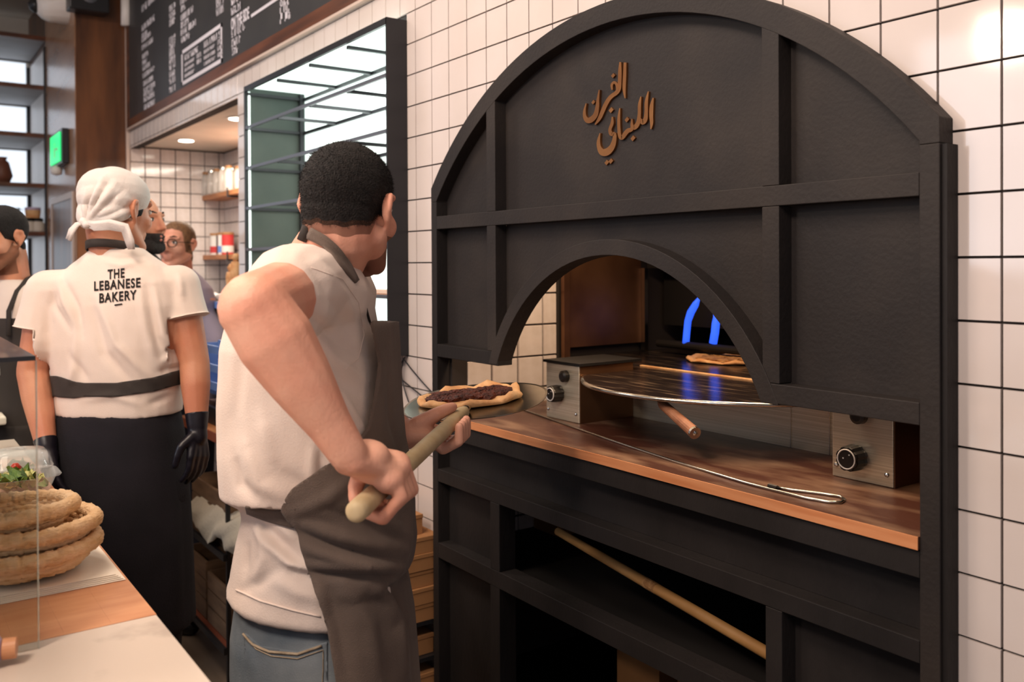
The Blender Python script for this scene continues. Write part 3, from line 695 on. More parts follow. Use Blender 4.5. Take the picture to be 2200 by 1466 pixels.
stroke([(452,430,18),(446,370,26),(475,335,26),(508,365,30),(515,430,26),(490,460,20)])  # fa loop
dot(458,250,30)
stroke([(290,430,12),(272,560,30),(266,640,40),(245,740,52),(195,800,60),(145,815,60),(108,770,40),(104,690,26),(125,600,10)])  # nun
dot(208,585,28)
stroke([(965,530,14),(944,640,42),(940,760,42),(945,850,34),(935,925,12)])       # alif
stroke([(905,450,12),(880,580,36),(878,700,38),(868,800,46),(832,840,50),(800,800,30),(795,790,24)]) # lam
stroke([(812,515,12),(795,620,34),(792,740,36),(775,850,46),(730,905,50),(700,880,34),(700,795,12)]) # lam-ba
stroke([(705,895,26),(690,930,44),(650,945,48),(618,980,48),(590,1020,44),(565,1035,44),(545,1000,36),(536,900,34),(536,780,30),(548,660,12)]) # nun-alif
dot(632,805,34); dot(708,1040,36)
stroke([(455,770,14),(452,850,34),(425,930,34),(440,985,44),(480,990,40),(480,1060,46),(450,1150,62),(390,1210,78),(330,1215,76),(290,1160,48),(280,1080,36),(300,975,10)]) # ya
dot(432,685,36); dot(378,1345,34); dot(430,1328,34)

# niche: tiled left cheek, worktop, dark rear
nw=MB(OLD).box(.27,.291,.086,1.9,-.75,2.3).obj('wall_niche_left','grout'); st(nw)
r4=MB(); tile_field(nw,r4,.0575,.406,.66,O(0,0,1.9).z,.1945,'X',[],.0495,ZR); tag(r4.obj('tile_field','tile',nw),None,None,kind='stuff')
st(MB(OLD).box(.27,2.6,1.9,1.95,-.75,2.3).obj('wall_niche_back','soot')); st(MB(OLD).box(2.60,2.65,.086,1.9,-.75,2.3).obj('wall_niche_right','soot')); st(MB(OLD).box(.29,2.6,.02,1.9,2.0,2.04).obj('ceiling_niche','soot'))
wt=thing('worktop',O(1.4,.3,.83),'dark walnut worktop with a bright orange front edge inside the oven surround','worktop')
MB(OLD).box(.30,2.537,-.0655,1.2,.832,.863).obj('board','top',wt)
MB(OLD).box(.286,2.537,-.069,-.066,.8315,.8632).obj('edge_strip','edge',wt)
MB(OLD).box(1.5,2.5,.02,.27,.8634,.8636).obj('flour_dusting','flour',wt) if False else None
# flatbread oven
pa=thing('flatbread_oven',O(1.35,.8,.864),'stainless flatbread oven with a round steel deck and blue gas flames behind the mouth arch','oven')
MB(OLD).box(.815,2.0,.56,.60,.8635,1.035).obj('front_panel','steel',pa)
MB(OLD).box(1.70,1.703,.556,.5595,.8635,1.035).box(1.86,1.863,.556,.5595,.8635,1.035).obj('panel_seam','steelplain',pa)
MB(OLD).lathe([(.60,1.048),(.612,1.052),(.612,1.06),(.60,1.064)],(1.357,.675,0),72).obj('round_deck','steeldark',pa)
MB(OLD).lathe([(.6125,1.050),(.615,1.056),(.6125,1.063)],(1.357,.675,0),72).obj('deck_rim','steelplain',pa,smooth=True)
MB(OLD).box(.80,1.95,.685,.70,1.0645,1.069).obj('deck_threshold','dough',pa)
MB(OLD).box(.30,2.4,.702,1.85,1.0645,1.067).obj('inner_deck','steeldark',pa)
MB(OLD).box(.32,.335,.66,1.14,1.115,1.8).obj('side_shield','coppersheet',pa)
MB(OLD).box(.32,.345,.62,.655,.90,1.8).obj('corner_post','coppersheet',pa)
MB(OLD).box(.33,.36,1.141,1.165,1.07,1.50).obj('corner_trim','steelplain',pa)
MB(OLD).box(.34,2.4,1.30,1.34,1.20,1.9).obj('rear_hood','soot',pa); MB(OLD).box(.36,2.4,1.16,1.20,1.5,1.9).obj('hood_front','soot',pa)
MB(OLD).tube([(.45,1.15,1.118),(1.9,1.15,1.118)],.02,12).obj('burner_pipe','soot',pa)
def flame(pts):
    MB().tube([onY(x,y,O(0,1.15,0).y) for x,y,r in pts],[r*2.75/FPX for x,y,r in pts],10).obj('flame','flame',pa,smooth=True)
flame([(1473,743,8),(1475,720,8),(1478,690,8),(1484,672,9),(1494,655,8),(1502,640,3)])
flame([(1532,738,9),(1536,715,9),(1538,695,9),(1538,680,6),(1534,668,2)])
def ctrl(x0,x1,y0,y1,z1,labs,up):
    q=MB(OLD).box(x0,x1,y0,y1,.8636,z1).obj('control_box','steel',pa,bevel=.002)
    lab(q,labs)
    MB(OLD).box(x1+.0005,x1+.003,y0+.004,y1,.8636,z1-.002).obj('box_side','coppersheet',pa)
    MB(OLD).box(x0-.01,x1+.015,y0-.01,y1+.04,z1+.001,z1+.012).obj('box_cover','soot',pa)
    for sx,sz in ((x0+.015,.90),(x1-.02,.90)): MB(OLD).lathe([(.008,0),(.006,.004),(.001,.006)],(sx,y0-.0005,sz),12,axis=(0,-1,0)).obj('screw','steelplain',pa)
    return q
def knob(x,y,z,r):
    prof=[(r*.98,0),(r,.01),(r*.95,.045),(r*.9,.05)]
    n=24; vs=[];fs=[]
    for rr,h in prof:
        for k in range(n): a=2*PI*k/n; q=rr*(1 if k%3 else .9); vs.append((x+q*math.cos(a),y-h,z+q*math.sin(a)))
    for i in range(3):
        for k in range(n): fs.append((i*n+k,i*n+(k+1)%n,(i+1)*n+(k+1)%n,(i+1)*n+k))
    fs.append(tuple(3*n+k for k in range(n)))
    kb_=MB(OLD)._add(vs,fs).obj('control_knob','knob',pa)
    MB(OLD).tube([(x+r*.72*math.cos(a),y-.0505,z+r*.72*math.sin(a)) for a in np.linspace(0,2*PI,25)[:-1]],.0022,6,closed=True).obj('knob_ring','white',kb_)
    MB(OLD).box(x-r*.3,x-r*.2,y-.0515,y-.0502,z,z+r*.1).box(x+r*.2,x+r*.3,y-.0515,y-.0502,z+r*.3,z+r*.4).obj('knob_marks','white',kb_)
ctrl(.665,.885,.26,.56,1.10,'stainless control box left of the deck, with one knob and one button',1)
ctrl(2.042,2.245,.31,.56,1.10,'stainless control box at the right end, with one large ringed knob',1)
knob(.755,.259,.975,.036); knob(2.125,.309,.935,.04)
MB(OLD).lathe([(.025,0),(.024,.02),(.015,.025)],(.80,.2595,1.052),20,axis=(0,-1,0)).obj('ignition_button','knob',pa)
MB(OLD).lathe([(.025,0),(.024,.02),(.015,.025)],(2.14,.3095,1.062),20,axis=(0,-1,0)).obj('ignition_button','knob',pa)
# flatbread inside
q=O(.78,1.02,1.068); 
def bread(c,rx,ry,m1='dough',m2='cheese',label='',rot=0,name='flatbread',n=40,pts=0,th=.008,ax=None,ay=None,az=None,patch=((0,0,.72),)):
    ax=ax or V((1,0,0)); ay=ay or V((0,1,0)); az=az or V((0,0,1)); g=random.Random(5)
    ph=[g.uniform(0,6) for _ in range(4)]
    def rr(a): return 1+.035*math.sin(3*a+ph[0])+.03*math.sin(5*a+ph[1])+.015*math.sin(9*a+ph[2])
    def P(a,s,h): return c+ax*(rx*s*rr(a)*math.cos(a))+ay*(ry*s*rr(a)*math.sin(a))+az*h
    rings=[(.90,0.0008),(1.,.003),(1.02,th*.8),(.97,th*1.35),(.88,th*1.25),(.78,th*.7),(.4,th*.62),(.01,th*.6)]
    m_=MB(); vs=[];fs=[]
    for s,h in rings:
        for k in range(n):
            a=2*PI*k/n; vs.append(P(a,s,h*(1+.35*math.sin(7*a+ph[3])*(s>.7)+.2*math.sin(13*a+ph[0])*(s>.7))))
    L=len(rings)
    for i in range(L-1):
        for k in range(n): fs.append((i*n+k,i*n+(k+1)%n,(i+1)*n+(k+1)%n,(i+1)*n+k))
    fs+=[tuple(range(n))[::-1],tuple((L-1)*n+k for k in range(n))]
    m_._add(vs,fs)
    t=thing(name,c,label,'flatbread'); m_.obj('crust',m1,t,smooth=True)
    for (ox,oy,s0) in patch:
        m_=MB(); vs=[];fs=[]; R=[(s0,.5*th),(s0*.98,th*1.25),(s0*.8,th*1.5),(s0*.4,th*1.45),(.01,th*1.45)]
        for s,h in R:
            for k in range(n):
                a=2*PI*k/n; j=1+(g.uniform(-.09,.09)+.07*math.sin(5*a+ox*9))*(s>.1); vs.append(c+ax*(rx*(ox+s*j*math.cos(a)))+ay*(ry*(oy+s*j*math.sin(a)))+az*(h+g.uniform(-.0016,.0022)))
        for i in range(4):
            for k in range(n): fs.append((i*n+k,i*n+(k+1)%n,(i+1)*n+(k+1)%n,(i+1)*n+k))
        fs+=[tuple(4*n+k for k in range(n))]
        m_._add(vs,fs); m_.obj('topping',m2,t)
    return t
qc=onZ(1560,776,O(0,0,1.068).z); bread(qc,.12,.12,label='round golden flatbread baking on the deck below the blue flames')
# dough hook rod and wooden tool
zc=O(0,0,.863).z
def Cz_(x,y,dz=.003): q=onZ(x,y,zc+dz); return q
pts=[Cz_(1118,878),Cz_(1300,942),Cz_(1450,992),Cz_(1600,1037),Cz_(1660,1053),Cz_(1730,1070),Cz_(1780,1079),Cz_(1806,1080),Cz_(1815,1074),Cz_(1805,1067),Cz_(1760,1060),Cz_(1700,1053),Cz_(1660,1046)]
t=thing('steel_oven_hook',pts[3]-V((0,0,.003)),'long thin steel rod with a looped end lying along the worktop','hook')
MB().tube(pts,.0028,8).obj('rod','steelplain',t,smooth=True); MB().tube([Cz_(1652,1044,.0035),Cz_(1670,1049,.0035)],.005,8).obj('wire_binding','knob',t)
a=O(1.424,.2,1.03);b=O(1.585,.2,.925); dd=(b-a).normalized()
t=thing('wooden_handled_tool',b,'steel tool under the round deck with a worn reddish wooden grip','tool')
hp=onY(1420,866,O(0,.15,0).y); he=onY(1492,930,O(0,.08,0).y); dd=(he-hp).normalized()
MB().tube([hp,hp+dd*.01,he-dd*.002],[.009,.0115,.0135],16).obj('wooden_grip','handlewood',t,smooth=False)
MB().tube([he-dd*.003,he+dd*.0035],.0138,16).obj('steel_ferrule','steelplain',t); MB().lathe([(.006,0),(.001,.003)],he+dd*.0036,12,axis=dd).obj('end_rivet','steelplain',t)
MB().tube([hp-dd*.012,hp+dd*.002],.0045,8).obj('tang','steelplain',t)
# pole and boxes inside the cabinet
p0=onY(1198,1142,O(0,.16,0).y); p1=onY(1655,1408,O(0,.075,0).y); 
t=thing('wooden_pole',p0,'long golden wooden pole slanting across the open cabinet under the worktop','pole'); dv=(p1-p0)
MB().tube([p0,p0+dv*.5,p1+dv*.05],[.0105,.0125,.0125],14).obj('pole_shaft','pole',t,smooth=True); MB().tube([p0+dv*.49,p0+dv*.545],.0129,14).obj('tape_wrap','cheese',t)
for i,(x0,x1_,z0,z1_,l) in enumerate(((.32,.50,.266,.44,'reddish box dimly seen on the upper shelf inside the oven cabinet, left end'),(.9,1.15,-.329,-.02,'taller reddish box on the lower shelf inside the oven cabinet, left end'),(1.25,1.4,-.329,.0,'narrow reddish box right of the taller box inside the oven cabinet'))):
    t=thing('cardboard_box',O(x0+.1,.5,z0),l,'box'); MB(OLD).box(x0,x1_,.45,.75,z0,z1_).obj('box_body','card',t); MB(OLD).box(x0-.005,x1_+.005,.44,.76,z1_-.03,z1_+.003).obj('box_lid','card',t)

# right-hand tools above: cables, boxes left of surround
cab=[[(868,770),(860,800),(872,850),(895,905)],[(866,770),(885,795),(915,830),(935,850)],[(870,768),(855,790),(858,812),(880,830),(905,850)]]
for i,c in enumerate(cab):
    P=[onY(x,y,-.012) for x,y in c]; Q=[]
    for k in range(len(P)-1):
        for s in range(5): Q.append(P[k].lerp(P[k+1],s/5))
    Q.append(P[-1])
    for _ in range(3): Q=[Q[0]]+[(Q[j-1]+Q[j]*2+Q[j+1])/4 for j in range(1,len(Q)-1)]+[Q[-1]]
    tag(MB().tube(Q,.0022,8).obj('power_cable','steelblack',smooth=True),['thin black cable hanging nearest the display frame','thin black cable running diagonally down to the oven surround','thin black looped cable between the two other cables'][i],'cable','cables hanging on the tiles')

# pizza boxes stacked beside the surround
def kbox(name,x0,x1_,y0,y1_,z0,z1_,l,g,holes=False):
    t=thing(name,((x0+x1_)/2,(y0+y1_)/2,z0),l,'box',g); MB().box(x0,x1_,y0,y1_,z0,z1_-.006).obj('box_tray','card',t,bevel=.001); MB().box(x0-.002,x1_+.002,y0-.002,y1_+.001,z1_-.012,z1_).obj('box_lid','card',t,bevel=.001)
    if holes:
        for k in (0,1): MB().lathe([(.007,0),(.007,.001)],(x1_+.0005,(y0+y1_)/2+.055,z0+.06+.045*k),12,axis=(1,0,0)).obj('punched_hole','soot',t)
rk=thing('box_rack',(-.02,-.17,0),'low black rack holding kraft boxes left of the oven surround','rack')
for z in (.10,.34,.45): MB().box(-.20,.145,-.335,-.008,z-.012,z).obj('rack_shelf','steelblack',rk)
for x in (-.2,.133):
    for y in (-.335,-.02): MB().box(x,x+.012,y,y+.012,0,.45).obj('rack_post','steelblack',rk)
zz=.4505
for i,(hh,dx,l) in enumerate(((.052,.0,'kraft pizza box at the bottom of the upper stack beside the oven'),(.05,.004,'kraft pizza box second from the bottom of the upper stack beside the oven'),(.05,-.003,'kraft pizza box third from the bottom of the upper stack beside the oven'),(.05,.002,'kraft pizza box fourth from the bottom of the upper stack beside the oven'),(.05,.0,'kraft pizza box fifth from the bottom of the upper stack beside the oven'),(.06,-.03,'smaller kraft box on top of the upper stack beside the oven'))):
    kbox('pizza_box',-.18+dx,.145+dx,-.325,-.01 if i<5 else -.05,zz,zz+hh,l,'kraft pizza boxes beside the oven'); zz+=hh+.0005
kbox('pizza_box',-.18,.125,-.31,-.02,.3405,.40,'single kraft box on the middle shelf of the black rack',None)
kbox('carton',-.18,.14,-.32,-.02,.1005,.29,'tall reddish kraft carton with two punched holes on the lower rack shelf',None,True)
kbox('carton',-.18,.13,-.31,-.02,.0005,.085,'low kraft carton on the floor under the black rack',None)

#================================================================== BENCH behind main man
bz=.9; bY0=onZ(483,940,bz).y; bX1=onZ(483,940,bz).x+.01
b=thing('work_bench',(bX1-.3,bY0/2,0),'black steel bench with a pale wooden top and lower shelves along the wall','bench')
MB().box(bX1-.6,bX1,bY0,-.005,bz-.02,bz).obj('bench_top','woodshelf',b); MB().box(bX1-.6,bX1,bY0-.004,bY0-.0005,bz-.035,bz-.001).obj('top_edge','redwood',b)
for x in (bX1-.014,bX1-.6):
    for y in (bY0+.001,-.03): MB().box(x,x+.014,y,y+.014,0,bz-.0205).obj('leg','steelblack',b)
for z in (.47,.13):
    MB().box(bX1-.59,bX1-.015,bY0-.001,-.02,z-.01,z).obj('shelf','redwood' if z<.3 else 'crate',b); MB().box(bX1-.6,bX1,bY0-.012,bY0-.0015,z-.018,z+.006).obj('rail','steelblack',b)
for i,(x0,x1_,z,h,l) in enumerate(((-.58,-.32,.1305,.23,'brown wooden crate on the bottom shelf, left of the black leg'),(-.30,-.03,.1305,.20,'brown wooden crate on the bottom shelf, nearest the black leg'),(-.50,-.05,.4705,.20,'brown wooden crate on the upper bench shelf behind the draped cloth'))):
    t=thing('wooden_crate',(bX1+(x0+x1_)/2,bY0/2,z),l,'crate','crates under the bench'); X0,X1=bX1+x0,bX1+x1_
    for k in range(3): 
        za=z+.004+k*h/3; MB().box(X0,X1,bY0+.02,bY0+.03,za,za+h/3-.006).obj('slat','crate',t)
        MB().box(X1-.01,X1,bY0+.031,-.05,za,za+h/3-.006).obj('slat','crate',t)
    MB().box(X0,X1,-.049,-.04,z,z+h).box(X0,X0+.01,bY0+.031,-.05,z,z+h).box(X0+.011,X1-.011,bY0+.031,-.05,z,z+.008).obj('crate_body','crate',t)
# cloth draped over the rail
z0=onY(470,1128,bY0).z; xa=onY(412,1130,bY0).x; xb_=onY(522,1130,bY0).x; g=random.Random(12)
P_c=[]
for i in range(29):
    u=i/28; row=[]; hang=.035+.075*math.exp(-((u-.45)/.13)**2)+.02*math.sin(9*u); heap=.035+.022*math.sin(PI*u)**.6+.012*math.sin(17*u)
    for (f,(yy_,zz_)) in enumerate(((.15,-.03),(.13,heap*.6),(.10,heap),(.065,heap*1.1),(.03,heap*.9),(.0,heap*.5),(-.018,.0),(-.022,-hang*.4),(-.022,-hang*.75),(-.018,-hang))):
        row.append((xa+(xb_-xa)*(u*(1-.0*f))+.010*math.sin(5*f+9*u),bY0+yy_+.008*math.sin(23*u+f*1.3),z0+zz_+.007*math.sin(31*u+f*2.1)+.004*math.sin(57*u-f)))
    P_c.append(row)
mc=MB(); mc.grid(P_c); oc=mc.obj('draped_cloth','cloth',smooth=True,solid=.003); sb=oc.modifiers.new('sub','SUBSURF'); sb.levels=1; sb.render_levels=1
tag(oc,'crumpled beige cloth draped on the crate under the bench','cloth')
# blue crate and clutter on the bench
q=onZ(470,835,bz+.0); t=thing('blue_crate',(bX1-.42,-.2,bz),'light blue plastic crate on the bench behind the foreground baker\'s elbow','crate')
cx0,cx1=bX1-.58,bX1-.26
for zz_ in (.13,.20,.275): MB().box(cx0,cx1,-.31,-.302,bz+zz_,bz+zz_+.03).obj('crate_rail','blue',t)
for xx in (cx0,cx1-.05): MB().box(xx,xx+.05,-.30,-.285,bz+.001,bz+.33).obj('crate_post','blue',t)
MB().box(cx0,cx1,-.28,-.03,bz+.10,bz+.115).obj('crate_base','blue',t); MB().box(cx1-.008,cx1,-.284,-.03,bz+.116,bz+.30).obj('crate_side','blue',t); MB().box(cx0,cx0+.008,-.284,-.03,bz+.116,bz+.30).obj('crate_side','blue',t)
tag(MB().box(cx0+.0,cx1+.03,-.33,-.315,bz+.001,bz+.07).box(cx0,cx1+.02,-.26,-.10,bz+.001,bz+.06).obj('black_tray','steelblack',bevel=.004),'black tray in front of the blue crate on the bench','tray')

#================================================================== CUSTOMER COUNTER (left foreground)
cz=1.0; EY=onZ(454,1466,cz).y
X_a=onZ(338,1320,cz).x; X_b=onZ(64,979,cz).x; X_c=-.6
ct=thing('customer_counter',(1.2,EY-.5,0),'marble and beech topped serving counter filling the lower left corner','counter')
MB().box(X_a+.0005,3.4,EY-.9,EY,cz-.03,cz).obj('marble_slab','marble',ct,bevel=.0015)
MB().box(X_c,X_b-.0005,EY-.9,EY,cz-.03,cz).obj('marble_slab','marble',ct,bevel=.0015)
npk=9; yy=EY; g=random.Random(4)
for k in range(14):
    w=.062; xs_=[X_b]+sorted(g.uniform(X_b+.1,X_a-.1) for _ in range(2))+[X_a]
    for j in range(3): 
        if xs_[j+1]-xs_[j]>.01: MB().box(xs_[j]+.0002,xs_[j+1]-.0002,yy-w+.0002,yy,cz-.03,cz).obj('beech_stave','beech',ct)
    yy-=w
MB().box(X_c,3.4,EY-.88,EY-.03,.08,cz-.031).obj('counter_body','woodwall',ct)
MB().box(X_c+.02,3.38,EY-.85,EY-.07,.0,.079).obj('plinth','soot',ct)
# glass guard
gb=onZ(82,1395,cz); gx=gb.x; gy=gb.y; gt=onY(75,774,gy).z
t=thing('glass_guard',(gx-.3,gy-.2,cz),'clear glass display guard with a dark glass top over the baskets','display case')
MB().box(gx-.004,gx,gy-.45,gy,cz+.0005,gt).obj('glass_pane','glass',t); MB().box(gx-.004,gx+.0005,gy,gy+.0018,cz+.0005,gt).obj('pane_edge','glassedge',t)
MB().box(gx-.75,gx+.0,gy-.45,gy+.0,gt+.0005,gt+.006).obj('top_pane','steeldark',t); MB().box(gx+.0005,gx+.002,gy-.45,gy,gt,gt+.0065).obj('top_edge','steelblack',t)
# paper stack, baskets
pp=[onZ(290,1240,cz),onZ(228,1140,cz)]
Xp1=onZ(290,1243,cz).x; 
t=thing('paper_sheets',(Xp1-.2,EY-.12,cz),'stack of cream greaseproof sheets under the woven baskets','paper')
for k in range(5): MB().box(Xp1-.40+.003*k,Xp1-.004*k,EY-.33,EY-.004-.003*k,cz+.0006+k*.0016,cz+.0014+k*.0016).obj('sheet','paper',t)
def basket(c,R,l,tilt=0,h=.05):
    t=thing('woven_basket',c,l,'basket','round woven baskets on the counter')
    rings=[]; nr=5
    for i in range(nr):
        f=i/(nr-1); r=R*(.62+.38*f**.6); z=.008+h*f**1.3
        rings.append((r,z,.0075 if i<nr-1 else .012))
    X=Matrix.Rotation(tilt,3,'Y')
    for i,(r,z,w) in enumerate(rings):
        n=252; pts=[];rad=[]
        for k in range(n):
            a=2*PI*k/n; pts.append(V(c)+X@V((r*math.cos(a),r*math.sin(a),z+.0008*math.sin(5*a+i)))); rad.append(w*(1+.13*math.sin(k*2*PI/5+i*1.3)))
        m_=MB(); 
        # twisted coil: radius varies along and around for palm-leaf wraps
        vs=[];fs=[];q=12
        for k in range(n):
            a=2*PI*k/n; er=X@V((math.cos(a),math.sin(a),0)); ez=X@V((0,0,1))
            for s in range(q):
                b_=2*PI*s/q; rr=w*(.74+.42*((k/9.+b_/(2*PI)*1.0+i*.37)%1.0)**.5)*(1+.05*math.sin(k*1.7)); vs.append(pts[k]+er*rr*math.cos(b_)+ez*rr*math.sin(b_))
        for k in range(n):
            for s in range(q): fs.append((k*q+s,k*q+(s+1)%q,((k+1)%n)*q+(s+1)%q,((k+1)%n)*q+s))
        m_._add(vs,fs); m_.obj('rim_coil' if i==nr-1 else 'woven_coil','straw',t,smooth=True)
    n=48; m_=MB(); m_.lathe([(R*.6,0.001),(R*.62,.006),(R*.3,.007),(.002,.007)],(0,0,0),n)
    for v in m_.b.verts: v.co=V(c)+X@v.co
    m_.obj('basket_base','straw',t)
bc=onZ(48,1225,cz+.012)
basket(bc,.112,'lowest woven basket of the stack, lying on the paper sheets',0,.035)
basket(bc+V((-.002,.004,.035)),.108,'middle woven basket with a wide rim turned to the right',-.03,.032)
basket(bc+V((-.004,-.022,.066)),.100,'topmost woven basket of the stack, tipped slightly',-.06,.03)
# salad box
sc=onZ(50,1058,cz); 
t=thing('salad_box',sc,'clear plastic box of lettuce salad behind the baskets','salad')
def sqloft(prof,c,asp=1.0,n=24):
    m_=MB(); vs=[];fs=[]
    for r,z in prof:
        for k in range(n):
            a=2*PI*k/n; q=(abs(math.cos(a))**5+abs(math.sin(a))**5)**(-.2); vs.append(V(c)+V((r*q*math.cos(a),r*asp*q*math.sin(a),z)))
    for i in range(len(prof)-1):
        for k in range(n): fs.append((i*n+k,i*n+(k+1)%n,(i+1)*n+(k+1)%n,(i+1)*n+k))
    m_._add(vs,fs); return m_
sqloft([(.001,.002),(.05,.002),(.065,.04),(.075,.042),(.075,.043)],sc).obj('tub','plastic',t,smooth=True,solid=.0006)
sqloft([(.075,.0435),(.065,.046),(.062,.075),(.03,.082),(.001,.082)],sc+V((-.11,0.0,0))).obj('open_lid','plastic',t,smooth=True,solid=.0006)
def leaf(m_,c,s,g):
    a=g.uniform(0,2*PI); X=Matrix.Rotation(a,3,'Z')@Matrix.Rotation(g.uniform(-.8,.8),3,'X'); P=[]
    for i in range(5):
        row=[]
        for j in range(5):
            u,v=i/4-.5,j/4-.5; row.append(V(c)+X@V((u*s,v*s*.7,.25*s*math.sin(u*7+v*9+a)+.15*s*math.sin(11*v))))
        P.append(row)
    m_.grid(P)
g=random.Random(9)
for i in range(22):
    m_=MB(); leaf(m_,sc+V((g.uniform(-.045,.045),g.uniform(-.04,.045),.018+g.uniform(0,.032))),g.uniform(.03,.05),g); m_.obj('lettuce_leaf','lettuce' if g.random()<.6 else 'lettucepale',t,smooth=True)
MB().lathe([(.01,0),(.014,.01),(.006,.02)],sc+V((-.05,-.01,.04)),12).obj('tomato_piece','tomato',t,smooth=True)
# second salad box behind
s2=sc+V((-.17,.0,0)); t=thing('salad_box',s2,'second clear plastic salad box further back at the left picture edge','salad')
sqloft([(.001,.002),(.05,.002),(.065,.045),(.075,.047),(.07,.06),(.03,.072),(.001,.073)],s2).obj('tub','plastic',t,smooth=True,solid=.0006)
for i in range(12):
    m_=MB(); leaf(m_,s2+V((g.uniform(-.04,.04),g.uniform(-.04,.04),.018+g.uniform(0,.02))),.035,g); m_.obj('lettuce_leaf','lettuce',t,smooth=True)
q=onZ(3,915,cz); tag(MB().box(q.x-.18,q.x,q.y-.10,q.y+.015,cz+.0005,cz+.028).obj('napkin_stack','paper',bevel=.006),'folded pale napkin stack on the far marble at the left edge','napkins')
# bottle lying at lower left
q=onZ(30,1420,cz+.0); bp=q+V((0,-.03,.0)); dx=V((.25,1,0)).normalized()
e=onZ(38,1425,cz)+V((0,0,.021))
t=thing('stoppered_bottle',e-V((0,0,.021)),'blurred lilac bottle with a wooden stopper lying at the lower left picture edge','bottle')
MB().tube([e-dx*.001,e-dx*.017],.0135,20).obj('wooden_stopper','beech',t,smooth=False)
MB().tube([e-dx*.018,e-dx*.022,e-dx*.05,e-dx*.055,e-dx*.16],[.012,.018,.019,.0205,.0205],20).obj('bottle_body','violet',t,smooth=True)
#================================================================== PEOPLE
HR=V((CR.x,CR.y,0)).normalized(); HW=V((CW.x,CW.y,0)).normalized(); UP=V((0,0,1))
def frame(fwd,pitch=0,roll=0):
    f=V(fwd).normalized(); x=f.cross(UP).normalized(); z=x.cross(f)
    X=Matrix((x,f,z)).transposed()
    return X@Matrix.Rotation(pitch,3,'X')@Matrix.Rotation(roll,3,'Y')
def add_head(o,c,X,s=1.0,nose=1.0):
    P=lambda x,y,z: V(c)+X@(V((x,y,z))*s)
    o.ell(P(0,-.018,.038),(.074*s,.093*s,.080*s),X,24); o.ell(P(0,.03,-.015),(.063*s,.064*s,.082*s),X,24)
    for e in (-1,1):
        o.cap(P(e*.055,-.005,-.045),P(e*.022,.070,-.092),.022*s,.020*s)
        o.ell(P(e*.040,.058,-.022),(.024*s,.026*s,.026*s),X)
        o.cap(P(e*.012,.086,.036),P(e*.046,.070,.034),.010*s,.009*s)
        er=[P(e*.072,.004,.012),P(e*.082,-.008,.030),P(e*.089,-.022,.026),P(e*.090,-.026,.006),P(e*.084,-.016,-.014),P(e*.076,-.002,-.028)]
        o.chain(er,[.004*s,.0055*s,.006*s,.006*s,.0055*s,.006*s])
        o.ell(P(e*.077,-.010,.002),(.0065*s,.015*s,.025*s),X)
        o.ell(P(e*.012,.094,-.026),(.009*s,.010*s,.008*s),X)
    o.chain([P(0,.084,.034),P(0,.100,.008),P(0,.112*nose,-.020)],[.009*s,.009*s,.012*s])
    o.cap(P(-.016,.086,-.052),P(.016,.086,-.052),.0085*s); o.cap(P(-.014,.085,-.064),P(.014,.085,-.064),.0085*s)
    o.ell(P(0,.076,-.098),(.022*s,.020*s,.018*s),X)
    return P
def face_parts(par,c,X,s=1.0,brow='hair'):
    P=lambda x,y,z: V(c)+X@(V((x,y,z))*s)
    for e in (-1,1):
        m=ORG().ell(P(e*.031,.0790,.012),(.0135*s,.0085*s,.0075*s),X).m; eo=m.obj('eye','eye',par,smooth=True)
        ORG().ell(P(e*.031,.0850,.012),(.0055*s,.0035*s,.0055*s),X).m.obj('iris','iris',eo,smooth=True)
        ORG().chain([P(e*.014,.091,.038),P(e*.030,.085,.043),P(e*.045,.074,.039)],[.003*s,.004*s,.002*s]).m.obj('eyebrow',brow,par,smooth=True)
        ORG().chain([P(e*.019,.083,.016),P(e*.031,.0865,.0195),P(e*.043,.078,.016)],[.0015*s,.0022*s,.0015*s]).m.obj('eyelid',None if False else brow,par,smooth=True)
def hair_mask(c,X,s,back=-.045,side=.028,front=.075,ytop=.055,ears=True):
    C=np.array(c); XT=np.array(X)
    def f(p):
        q=((p-C)@XT)/s; y=q[:,1]
        zl=np.interp(y,[-.075,-.040,-.015,.03,ytop,.08],[back,back+.006,side-.02,side,front,front+.02])
        m=q[:,2]-zl+.0016*np.sin(q[:,0]*210)+.0014*np.sin(q[:,0]*97+q[:,2]*60+1)
        if ears:
            d=np.sqrt(((np.abs(q[:,0])-.090)/.6)**2+(q[:,1]+.008)**2+((q[:,2]-.004)/1.35)**2)-.030; m=np.minimum(m,d)
        return m
    return f
def beard_mask(c,X,s):
    C=np.array(c); XT=np.array(X)
    def f(p):
        q=((p-C)@XT)/s
        a=-.040-q[:,2]+np.clip((.035-q[:,1])*.9,0,.05)  # below the cheek line, rising to the ear
        b=q[:,1]-.0-.0*q[:,2]
        lip=np.hypot(q[:,0]/.014,(q[:,2]+.058)/.006)-1
        return np.minimum(np.minimum(a,q[:,1]+.005),np.minimum(lip*.01+.02,q[:,2]+.125))
    return f
